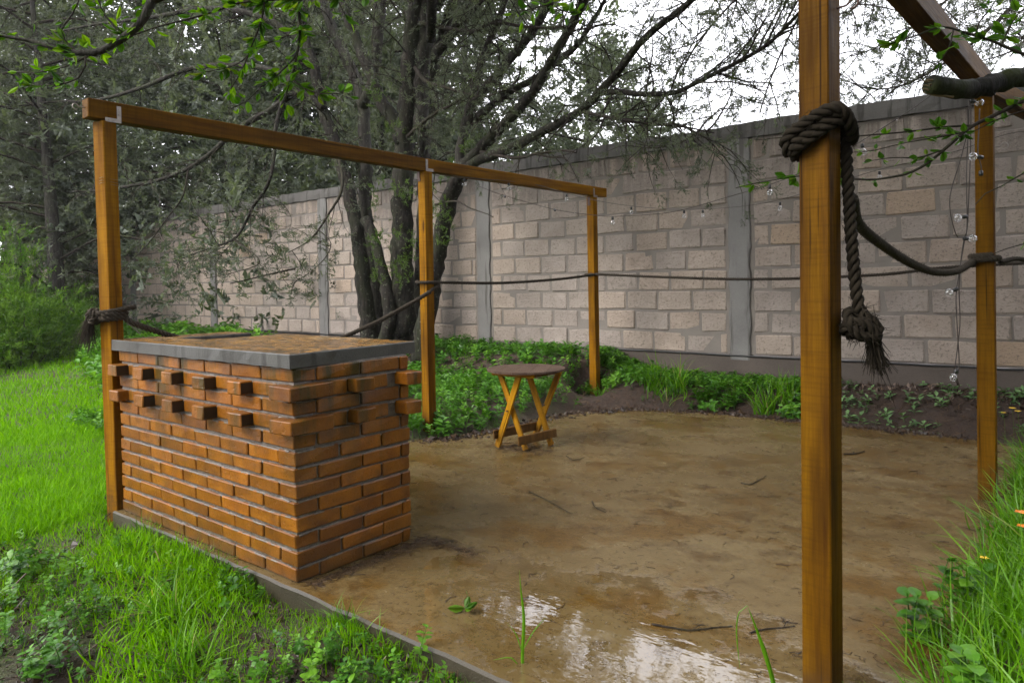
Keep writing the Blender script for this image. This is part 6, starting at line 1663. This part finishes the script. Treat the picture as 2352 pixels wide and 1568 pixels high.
V, F, R = scatter(SOIL, np.stack([x, y, zz], 1), r.normal(0, 1, (n, 3)), r.gamma(2, 0.005, n) + 0.003, r, rnd=r.uniform(0, 0.6, n))
tag(link('soil_crumbs', mesh_np('soil_crumbs', V, F, M['litter'], False, R)), 'dark soil crumbs along the slab edges and on the turf', 'soil', None, 'stuff')

# twigs lying on the slab
for i, (pts, rr, lab) in enumerate((
    ([(1498, 1432), (1540, 1440), (1590, 1446), (1640, 1440), (1682, 1437)], 0.0042, 'long dark twig lying at the edge of the puddle'),
    ([(1722, 1452), (1760, 1443), (1800, 1440), (1826, 1436)], 0.0036, 'crooked dark twig just left of the foreground post'),
    ([(1702, 1108), (1722, 1112), (1740, 1104), (1760, 1092)], 0.004, 'forked brown twig in the middle of the slab'),
    ([(1938, 1042), (1960, 1042), (1986, 1036)], 0.007, 'short dark stick right of the foreground post'),
    ([(1360, 1150), (1368, 1165), (1392, 1176)], 0.004, 'curved twig near the slab centre'),
    ([(1300, 1046), (1318, 1056), (1342, 1050)], 0.0035, 'small hooked twig beside the folding table'),
    ([(1215, 1128), (1260, 1150), (1310, 1178)], 0.004, 'straight wet twig in front of the folding table'))):
    P = [pz(a, b, 0.005) for a, b in pts]; t = empty('twig', P[0], lab, 'twig', 'twigs on the slab')
    mb = MB(); limb(mb, P, rr, rr * 0.5, 0.015, 5, 0.15, r); mb.build('stem', M['twig'], t, True)
    m = P[len(P) // 2]; d = (P[-1] - P[0]).normalized(); s = Vector((-d.y, d.x, 0))
    mb = MB(); mb.add(*tube([m, m + (d + s * 0.9) * 0.03 + Vector((0, 0, 0.006)), m + (d + s * 0.7) * 0.055], [rr * 0.6, rr * 0.5, rr * 0.25], 4)); mb.build('side_shoot', M['twig'], t)

# green sprig fallen in the water and the tall stalks at the slab edge
p = pz(1060, 1402, 0.006); t = empty('leafy_sprig', p, 'small green sprig fallen on the wet slab', 'sprig')
mb = MB(); limb(mb, [p, p + Vector((0.02, 0.02, 0.03)), p + Vector((0.0, 0.03, 0.07))], 0.0018, 0.001, 0.01, 4); mb.build('stem', M['fresh'], t)
q = RS(7)
for (dx, dy, dz, s_) in ((-0.5, -0.6, 0.02, 0.07), (0.6, 0.1, 0.3, 0.06), (0.5, 0.5, 0.15, 0.055), (0.1, 0.4, 0.7, 0.045), (0.8, -0.2, 0.1, 0.05)):
    add_leaf(t, Vector((0.01, 0.01, 0.012)), (dx, dy, dz), s_, q)
def ribbon(mb, P, w):
    P = catmull(P, 0.02); T = np.gradient(P, axis=0); s = np.cross(T, np.array(ray(1400, 1400))); s /= np.linalg.norm(s, axis=1)[:, None]
    f = np.linspace(0, 1, len(P)); ww = (w * np.minimum(1, (1 - f) * 2.2 + 0.03) * np.minimum(1, 0.5 + f * 2))[:, None] * 0.5
    fold = np.cross(s, T); fold /= np.linalg.norm(fold, axis=1)[:, None]
    V = np.stack([P - s * ww + fold * ww * 0.5, P, P + s * ww + fold * ww * 0.5], 1).reshape(-1, 3); F = []
    for i in range(len(P) - 1): F += [(3 * i, 3 * i + 1, 3 * i + 4, 3 * i + 3), (3 * i + 1, 3 * i + 2, 3 * i + 5, 3 * i + 4)]
    mb.add(V, F, 0.5)
b0 = pz(1200, 1590, -0.1); dp = b0.dot(CR.to_3x3() @ Vector((0, 0, -1)))
dp = (b0 - Vector((0, 0, EYE))).dot(CR.to_3x3() @ Vector((0, 0, -1)))
t = empty('grass_stalk', b0, 'single tall grass stalk rising in front of the puddle', 'grass')
mb = MB(); ribbon(mb, [b0, pd(1200, 1500, dp), pd(1203, 1420, dp), pd(1196, 1350, dp), pd(1193, 1308, dp)], 0.011); mb.build('blade', M['tall_grass'], t)
for pts in ([(1200, 1500), (1185, 1455), (1165, 1430)], [(1202, 1490), (1225, 1450), (1255, 1415)], [(1198, 1540), (1175, 1510), (1130, 1515)]):
    mb = MB(); ribbon(mb, [pd(x_, y_, dp) for x_, y_ in pts], 0.004); mb.build('blade', M['tall_grass'], t)
b0 = pz(1795, 1640, -0.05); dp = (b0 - Vector((0, 0, EYE))).dot(CR.to_3x3() @ Vector((0, 0, -1)))
t = empty('grass_stalk', b0, 'broad grass blades bending over beside the foreground post', 'grass')
for pts, w_ in (([(1795, 1640), (1770, 1540), (1740, 1450), (1716, 1388)], 0.013), ([(1790, 1640), (1774, 1560), (1760, 1500), (1745, 1455)], 0.012), ([(1716, 1390), (1698, 1405), (1692, 1450), (1700, 1540)], 0.004)):
    mb = MB(); ribbon(mb, [pd(x_, y_, dp) for x_, y_ in pts], w_); mb.build('blade', M['tall_grass'], t)

# flowers
def flower(px, py, d, mat, lab, s=0.022):
    p = pd(px, py, d); t = empty('flower', (p.x, p.y, gz(p.x, p.y)), lab, 'flower', 'flowers in the long grass'); q = RS(int(px))
    mb = MB(); limb(mb, [Vector((p.x, p.y, gz(p.x, p.y))), Vector((p.x + 0.01, p.y, (p.z + gz(p.x, p.y)) / 2)), p], 0.0016, 0.0012, 0.04, 4); mb.build('stem', M['fresh'], t)
    for k in range(5):
        a = k * 2 * PI / 5; d_ = np.array([[math.cos(a), math.sin(a), 0.45]]); X = np.cross([0, 0, 1.0], d_[0]); X /= np.linalg.norm(X); Z = d_[0] / np.linalg.norm(d_[0]); Mx = np.stack([X, np.cross(Z, X), Z], 1)
        m_ = MB(); m_.add((Mx @ (LEAFW[0] * s).T).T + np.array(p), LEAFW[1]); m_.build('petal', M[mat], t)
for (px, py, d, mt, lab, s) in ((2346, 1178, 3.0, 'orange', 'bright orange flower in the long grass', 0.028), (2350, 1210, 2.95, 'orange', 'second orange flower just below the bright one', 0.026), (2261, 1282, 2.95, 'yellow', 'yellow flower above the heart-leaved weed', 0.02),
                        (2325, 938, 5.6, 'yellow', 'yellow flower on the soil beside the timber post', 0.028), (2338, 945, 5.5, 'yellow', 'twin yellow flower on the soil beside the timber post', 0.026), (2305, 948, 5.6, 'yellow', 'small yellow flower nearest the timber post', 0.02)):
    flower(px, py, d, mt, lab, s)

# ------------------------------------------------------------------ rain mist
def build_haze():
    bm = bmesh.new(); bmesh.ops.create_cube(bm, size=1.0)
    me = bpy.data.meshes.new('haze'); bm.to_mesh(me); bm.free()
    m = bpy.data.materials.new('rain_mist'); m.use_nodes = True; nt = m.node_tree; nt.nodes.clear()
    o = nt.nodes.new('ShaderNodeOutputMaterial'); v = nt.nodes.new('ShaderNodeVolumePrincipled')
    v.inputs['Color'].default_value = (0.95, 0.96, 0.98, 1); v.inputs['Density'].default_value = 0.0006; v.inputs['Anisotropy'].default_value = 0.2
    nt.links.new(v.outputs[0], o.inputs['Volume']); me.materials.append(m)
    h = bpy.data.objects.new('haze', me); COL.objects.link(h); h.scale = (520, 520, 19.5); h.location = (0, 60, 8.0)
    tag(h, kind='stuff')
build_haze()
